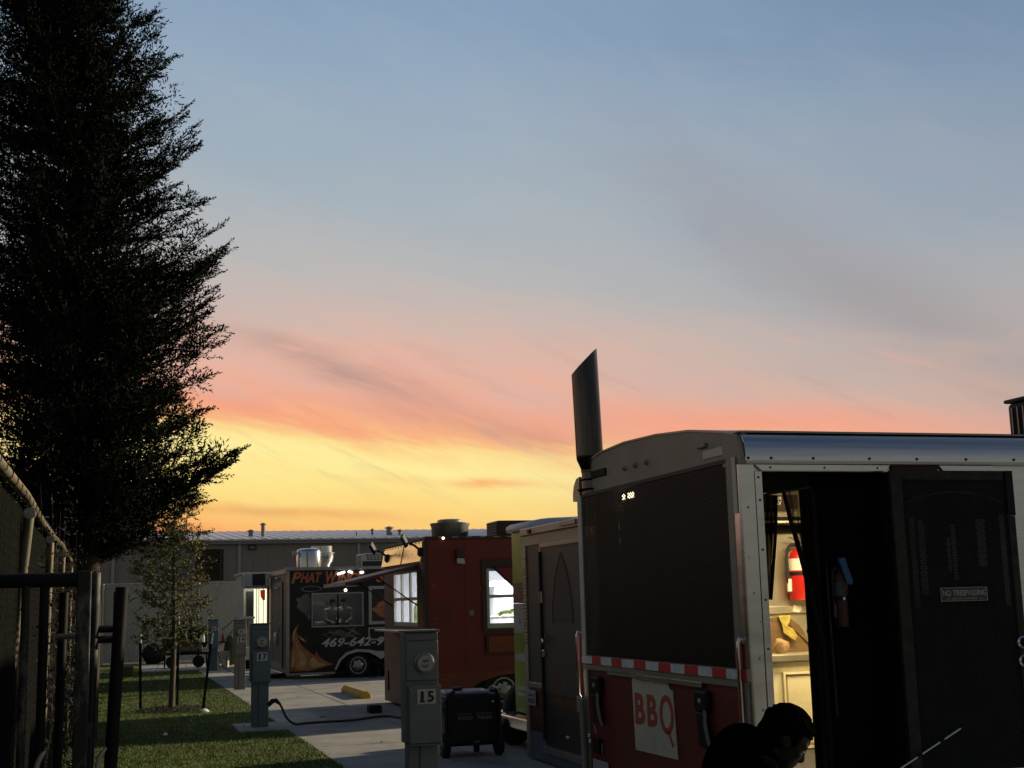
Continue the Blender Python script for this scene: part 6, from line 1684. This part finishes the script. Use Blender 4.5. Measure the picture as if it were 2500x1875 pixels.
for xx in (1.56, 2.74):
    build('leg', MB().box(xx - 0.02, xx + 0.02, 39.72, 39.76, 0, 0.36), 'pipe_black', sm)
tb = root('folding_table', 'dark folding table with bottles near the farthest meter post', 'table', (2.85, 39, 0))
build('tabletop', MB().box(2.40, 3.25, 38.75, 39.25, 0.69, 0.725), 'pipe_black', tb, bevel=0.006)
for x in (2.45, 3.22):
    for yy in (38.8, 39.2):
        build('leg', MB().cyl((x, yy, 0), (x, yy, 0.69), 0.014, n=8), 'pipe_black', tb)
build('paper_roll', MB().lathe((3.03, 39.0, 0.725), [(0.065, 0), (0.065, 0.40), (0.02, 0.40), (0.02, 0.405)], 16), 'paper', label='tall white paper towel roll on the dark folding table', cat='paper roll', smooth=True)
build('sauce_bottle', MB().lathe((3.13, 38.95, 0.725), [(0.035, 0), (0.035, 0.13), (0.012, 0.20), (0.010, 0.27), (0.002, 0.275)], 12), 'plastic_red', label='small red sauce bottle beside the paper towel roll', cat='bottle', smooth=True)
for i, (x, yy, lab) in enumerate(((2.53, 38.95, 'left clear water bottle on the folding table'), (2.60, 39.05, 'right clear water bottle on the folding table'))):
    build('water_bottle', MB().lathe((x, yy, 0.725), [(0.035, 0), (0.036, 0.16), (0.014, 0.21), (0.014, 0.24), (0.002, 0.242)], 12), 'paper', label=lab, cat='bottle', smooth=True, group='water bottles on the table')
for i, (x, yy, r_, lab) in enumerate(((2.99, 38.7, 0.105, 'front white bucket under the folding table by the post'), (3.20, 38.9, 0.12, 'rear white bucket under the right end of the folding table'))):
    bk = root('bucket', lab, 'bucket', (x, yy, 0.006), 'white buckets under the table')
    build('shell', MB().lathe((x, yy, 0.006), [(r_ * 0.86, 0), (r_, 0.42), (r_ * 1.06, 0.425), (r_ * 1.06, 0.45), (r_ * 0.94, 0.45), (r_ * 0.84, 0.05)], 20), 'bucket_white', bk, smooth=True)
    build('handle', MB().tube([(x - r_ * math.cos(t), yy - r_ * 1.02 * math.sin(t) * 0.6 - 0.02, 0.40 - 0.13 * math.sin(t)) for t in np.linspace(0, math.pi, 9)], 0.005, 5), 'galvanised', bk)
build('green_bin', lump((3.42, 39.6, 0.45), 0.22, 0.22, 0.45, 8, 0.06), 'green_bin', label='dark green shrub clump behind the white buckets', cat='shrub')
build('rubbish_bag', lump((1.36, 43.2, 0.30), 0.36, 0.3, 0.34, 12, 0.10), 'pipe_black', label='round black rubbish bag lying at the foot of the pale slatted fence', cat='bag', smooth=True)

# ================================================================== generator
ge = root('generator', 'black wheeled generator standing behind meter post 15', 'generator', (3.78, 14.1, 0))
body = build('body', MB().box(3.515, 4.085, 14.10, 14.75, 0.12, 0.66), 'generator_black', ge, bevel=0.025)
build('front_panel', MB().box(3.54, 4.06, 14.085, 14.099, 0.16, 0.60), 'generator_black', ge, bevel=0.006)
build('top_panel', MB().prism([(3.50, 14.15), (4.0, 14.13), (4.05, 14.60), (3.55, 14.65)], 'z', 0.662, 0.695), 'generator_top', ge, bevel=0.008)
build('fuel_cap', MB().cyl((3.68, 14.3, 0.696), (3.68, 14.3, 0.735), 0.055, n=18), 'generator_black', ge, bevel=0.006)
build('side_vent', MB().box(3.40, 3.513, 14.15, 14.70, 0.52, 0.60), 'generator_grey', ge, bevel=0.012)
build('side_vent', MB().box(3.43, 3.513, 14.15, 14.70, 0.46, 0.505), 'generator_grey', ge, bevel=0.012)
build('side_frame', MB().tube([(3.50, 14.11, 0.10), (3.50, 14.11, 0.60), (3.53, 14.11, 0.665), (3.60, 14.11, 0.70)], 0.02, 8), 'generator_black', ge, smooth=True)
build('side_frame', MB().tube([(4.10, 14.11, 0.10), (4.10, 14.11, 0.62), (4.07, 14.11, 0.685), (4.0, 14.11, 0.70)], 0.02, 8), 'generator_black', ge, smooth=True)
build('handle', MB().tube([(4.10, 14.6, 0.66), (4.13, 14.45, 0.72), (4.13, 14.2, 0.70)], 0.014, 8), 'generator_grey', ge, smooth=True)
text('lettering', '9500  7600', 'generator_print', ge, (3.62, 14.0845, 0.395), (1, 0, 0), (0, 0, 1), 0.385, 0.042, bold=0.03, ext=0.001)
mb = MB()
for i in range(2):
    x = 3.62 + i * 0.21
    for k in range(8):
        mb.box(x + k * 0.021, x + k * 0.021 + 0.016, 14.0835, 14.0848, 0.452, 0.466)
build('small_print', mb, 'generator_grey', ge)
build('badge', MB().box(3.80, 3.865, 14.082, 14.0848, 0.155, 0.170), 'generator_print', ge)
build('latch', MB().lathe((4.02, 14.084, 0.575), [(0.012, 0), (0.002, 0.008)], 10, (0, -1, 0)), 'chrome', ge)
for x in (3.50, 4.10):
    wheel(ge, (x, 14.17, 0.13), (-1 if x < 3.8 else 1, 0, 0), 0.13, 0.07, 0.07)
for x in (3.60, 3.98):
    build('foot', MB().cyl((x, 14.65, 0), (x, 14.65, 0.12), 0.035, n=12), 'rubber', ge)
#PART3
# ================================================================== people
def blob(mb, c, r, axes=None, sub=2):
    bm = bmesh.new()
    bmesh.ops.create_icosphere(bm, subdivisions=sub, radius=1)
    A = axes or (Vector((1, 0, 0)), Vector((0, 1, 0)), Vector((0, 0, 1)))
    vs = [Vector(c) + A[0] * v.co.x * r[0] + A[1] * v.co.y * r[1] + A[2] * v.co.z * r[2] for v in bm.verts]
    mb.add(vs, [[v.index for v in f.verts] for f in bm.faces])
    bm.free()
def limb(mb, p, q, r0, r1, k=7):
    p, q = Vector(p), Vector(q)
    for i in range(k + 1):
        t = i / k
        r = r0 + (r1 - r0) * t
        blob(mb, p.lerp(q, t), (r, r, r), sub=2)
    mb.cyl(p, q, r0, r1, n=14)
def fuse(name, mb, m, par, xf, voxel, smooth=4, disp=None):
    me = bpy.data.meshes.new(name)
    me.from_pydata([tuple(v) for v in mb.v], [], mb.f)
    t = bpy.data.objects.new('tmp', me)
    COL.objects.link(t)
    r = t.modifiers.new('r', 'REMESH')
    r.mode, r.voxel_size = 'VOXEL', voxel
    s = t.modifiers.new('s', 'SMOOTH')
    s.factor, s.iterations = 0.5, smooth
    bpy.context.view_layer.update()
    me2 = bpy.data.meshes.new_from_object(t.evaluated_get(bpy.context.evaluated_depsgraph_get()))
    bpy.data.objects.remove(t)
    off = rootloc(par)
    for v in me2.vertices:
        co = v.co.copy()
        if disp: co = disp(co)
        v.co = xf(co) - off
    me2.materials.clear()
    me2.materials.append(MT[m])
    me2.shade_smooth()
    me2.name = name
    o = bpy.data.objects.new(name, me2)
    COL.objects.link(o)
    o.parent = par
    return o
def hand(mb, w, d, side, up_):
    """palm and five curled fingers: w wrist, d direction, side = thumb side"""
    w, d, side, up_ = Vector(w), Vector(d).normalized(), Vector(side).normalized(), Vector(up_).normalized()
    blob(mb, w + d * 0.045, (0.05, 0.041, 0.016), (d, side, up_))
    for i, (o, ln) in enumerate(((0.031, 0.072), (0.011, 0.082), (-0.011, 0.076), (-0.031, 0.060))):
        a = w + d * 0.085 + side * o
        b = a + d * ln * 0.5 - up_ * ln * 0.12
        c = b + d * ln * 0.36 - up_ * ln * 0.36
        limb(mb, a, b, 0.0095, 0.0085, 4)
        limb(mb, b, c, 0.0085, 0.0072, 4)
    a = w + d * 0.03 + side * 0.036
    b = a + d * 0.03 + side * 0.030 - up_ * 0.008
    limb(mb, a, b, 0.012, 0.010, 4)
    limb(mb, b, b + d * 0.03 - up_ * 0.008, 0.010, 0.008, 4)
def person(label, anchor, f, J, skin, shirt, trousers, hair, scale=1.0, voxel=0.010, group=None, cat='person', extra=None):
    anchor = Vector(anchor)
    f = Vector(f).normalized()
    sd2 = Vector((0, 0, 1)).cross(f)
    xf = lambda c: anchor + (f * c.x + sd2 * c.y + Vector((0, 0, 1)) * c.z) * scale
    gz = xf(Vector((J['ankle'][0], 0, J['ankle'][1])))
    p = root('person', label, cat, (anchor.x, anchor.y, gz.z - 0.07 * scale), group)
    V = lambda a, b, c: Vector((a, b, c))
    pitch = J['head_pitch']
    hc = V(J['head'][0], 0, J['head'][1])
    ca, sa = math.cos(rad(pitch)), math.sin(rad(pitch))
    hf, hu = V(ca, 0, -sa), V(sa, 0, ca)          # head forward, head up
    hs = V(0, 1, 0)
    H = lambda a, b, c: hc + hf * a + hs * b + hu * c
    ax3 = (hf, hs, hu)
    mb = MB()
    blob(mb, H(0, 0, 0.015), (0.098, 0.078, 0.098), ax3, 3)
    blob(mb, H(0.03, 0, -0.05), (0.062, 0.062, 0.078), ax3, 3)
    blob(mb, H(0.058, 0, -0.095), (0.030, 0.040, 0.024), ax3)          # jaw and chin
    blob(mb, H(0.062, 0, -0.106), (0.018, 0.022, 0.014), ax3)
    for s in (-1, 1):
        blob(mb, H(0.077, s * 0.032, 0.008), (0.018, 0.026, 0.011), ax3)  # brow
        blob(mb, H(0.066, s * 0.040, -0.030), (0.020, 0.022, 0.018), ax3)  # cheek
        blob(mb, H(-0.006, s * 0.078, -0.012), (0.020, 0.008, 0.032), ax3)  # ear
        blob(mb, H(0.074, s * 0.030, -0.008), (0.013, 0.014, 0.010), ax3)  # eyelid
    limb(mb, H(0.090, 0, -0.004), H(0.104, 0, -0.040), 0.009, 0.013, 4)
    for s in (-1, 1):
        blob(mb, H(0.094, s * 0.012, -0.044), (0.010, 0.009, 0.008), ax3)
    blob(mb, H(0.083, 0, -0.066), (0.013, 0.024, 0.008), ax3)
    blob(mb, H(0.080, 0, -0.079), (0.013, 0.021, 0.008), ax3)
    nb_ = V(J['neck'][0], 0, J['neck'][1])
    limb(mb, H(-0.02, 0, -0.055), nb_, 0.056, 0.066, 6)
    ch, pv = V(J['chest'][0], 0, J['chest'][1]), V(J['pelvis'][0], 0, J['pelvis'][1])
    mid = ch.lerp(pv, 0.55) + V(J.get('bow', 0), 0, 0)
    axd = (pv - ch).normalized()
    afw = V(0, 1, 0).cross(axd)
    tors = MB()
    def torso(m, g):
        blob(m, ch, (0.20 + g, 0.185 + g, 0.128 + g), (axd, V(0, 1, 0), afw), 3)
        blob(m, mid, (0.19 + g, 0.155 + g, 0.118 + g), (axd, V(0, 1, 0), afw), 3)
        limb(m, nb_, ch, 0.075 + g, 0.12 + g, 4)
        for s in (-1, 1):
            sh_ = V(J['shoulder'][0], s * 0.185, J['shoulder'][1])
            limb(m, V(nb_.x, s * 0.03, nb_.z - 0.03), sh_, 0.062 + g, 0.060 + g, 5)
    torso(mb, 0)
    blob(mb, pv, (0.13, 0.165, 0.125), (axd, V(0, 1, 0), afw), 3)
    tors = MB()
    torso(tors, 0.024)
    blob(tors, pv - axd * 0.04, (0.12, 0.172, 0.132), (axd, V(0, 1, 0), afw), 3)
    leg = MB()
    blob(leg, pv, (0.125, 0.176, 0.136), (axd, V(0, 1, 0), afw), 3)
    shoes = []
    for s in (-1, 1):
        sh_ = V(J['shoulder'][0], s * 0.190, J['shoulder'][1])
        eb = V(J['elbow'][0], s * J['elbow'][2], J['elbow'][1])
        wr = V(J['wrist'][0], s * J['wrist'][2], J['wrist'][1])
        limb(mb, sh_, eb, 0.050, 0.038)
        limb(mb, eb, wr, 0.039, 0.026)
        dirv = (wr - eb).normalized()
        hand(mb, wr, dirv, V(0.3, -s, 0.2).cross(dirv).cross(dirv) * -1 if abs(dirv.z) > 2 else V(0, -s, 0) - dirv * dirv.dot(V(0, -s, 0)), dirv.cross(V(0, -s, 0)) * s)
        limb(tors, sh_, eb, 0.072, 0.058)
        limb(tors, eb, eb.lerp(wr, 0.85), 0.056, 0.044)
        hp = pv + V(0, s * 0.095, 0)
        kn = V(J['knee'][0], s * J['knee'][2], J['knee'][1])
        an_ = V(J['ankle'][0], s * J['ankle'][2], J['ankle'][1])
        limb(mb, hp, kn, 0.080, 0.052)
        limb(mb, kn, an_, 0.052, 0.036)
        limb(leg, hp, kn, 0.092, 0.064)
        limb(leg, kn, an_.lerp(kn, 0.10), 0.064, 0.052)
        limb(mb, an_ + V(-0.03, 0, -0.035), an_ + V(0.15, s * 0.02, -0.045), 0.030, 0.022, 5)
        sm_ = MB()
        limb(sm_, an_ + V(-0.04, 0, -0.03), an_ + V(0.16, s * 0.02, -0.04), 0.040, 0.030, 6)
        shoes.append(sm_)
    fuse('body', mb, skin, p, xf, voxel)
    fuse('shirt', tors, shirt, p, xf, voxel * 1.3)
    fuse('trousers', leg, trousers, p, xf, voxel * 1.3)
    for sm_ in shoes:
        fuse('shoe', sm_, 'rubber', p, xf, voxel)
    hm = MB()
    blob(hm, H(-0.006, 0, 0.026), (0.106, 0.086, 0.098), ax3, 3)
    blob(hm, H(-0.045, 0, -0.02), (0.066, 0.076, 0.07), ax3, 3)
    rh = random.Random(2)
    for i in range(240):
        th, phi = rh.uniform(0, 2 * math.pi), rh.uniform(0, 1.5)
        d = V(math.sin(phi) * math.cos(th), math.sin(phi) * math.sin(th), math.cos(phi))
        c = H(-0.006 + 0.104 * d.x, 0.084 * d.y, 0.026 + 0.096 * d.z)
        if d.x > 0.80 and d.z < 0.45: continue
        blob(hm, c, (0.009, 0.009, 0.009), sub=1)
    hobj = fuse('hair', hm, hair, p, xf, voxel * 0.55, 2)
    # trim the hair away from the face
    bm = bmesh.new()
    bm.from_mesh(hobj.data)
    off = rootloc(p)
    kill = []
    for v in bm.verts:
        w = v.co + off - anchor
        c = V(w.dot(f), w.dot(sd2), w.z) / scale - hc
        a, u = c.dot(hf), c.dot(hu)
        if (a > 0.045 and u < 0.045) or u < -0.085 or (a > 0.0 and u < -0.02):
            kill.append(v)
    bmesh.ops.delete(bm, geom=kill, context='VERTS')
    bm.to_mesh(hobj.data)
    bm.free()
    for s in (-1, 1):
        e = MB()
        blob(e, H(0.078, s * 0.030, -0.009), (0.011, 0.012, 0.009), ax3)
        build('eye', MB().add([xf(Vector(v)) for v in e.v], e.f), 'label_white', p, smooth=True)
    if extra: extra(p, xf, V)
    return p
crouch = dict(head=(0.018, -0.122), head_pitch=36, neck=(-0.105, -0.215), chest=(-0.168, -0.285), bow=-0.05, pelvis=(-0.24, -0.72), shoulder=(-0.125, -0.245),
              elbow=(0.02, -0.50, 0.24), wrist=(0.22, -0.62, 0.13), knee=(0.21, -0.77, 0.17), ankle=(-0.02, -1.153, 0.13))
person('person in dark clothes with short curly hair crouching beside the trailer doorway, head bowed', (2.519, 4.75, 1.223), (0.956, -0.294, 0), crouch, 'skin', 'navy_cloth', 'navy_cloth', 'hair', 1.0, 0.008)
stand = dict(head=(0.01, -0.118), head_pitch=12, neck=(-0.02, -0.27), chest=(-0.02, -0.44), bow=0.0, pelvis=(-0.03, -0.86), shoulder=(-0.02, -0.34),
             elbow=(0.10, -0.60, 0.24), wrist=(0.30, -0.66, 0.12), knee=(0.0, -1.25, 0.11), ankle=(-0.02, -1.68, 0.10))
person('person in grey shirt at the left of the flame trailer window', (5.03, 31.22, 1.80), (0.15, -1, 0), stand, 'skin_light', 'grey_cloth', 'black_paint', 'hair', 0.80, 0.014, 'workers in the flame trailer')
person('person in grey shirt at the right of the flame trailer window', (5.30, 31.22, 1.81), (-0.2, -1, 0), stand, 'skin_light', 'grey_cloth', 'black_paint', 'hair', 0.80, 0.014, 'workers in the flame trailer')
build('takeout_box', MB().box(4.62, 4.86, 31.15, 31.38, 1.222, 1.29), 'paper', label='white takeout box on the steel stove behind the flame trailer window', cat='box', bevel=0.01)
build('serving_tray', MB().box(4.90, 5.16, 31.52, 31.75, 1.222, 1.265), 'chicken', label='tray of fried food on the steel stove in the flame trailer', cat='tray', bevel=0.01)
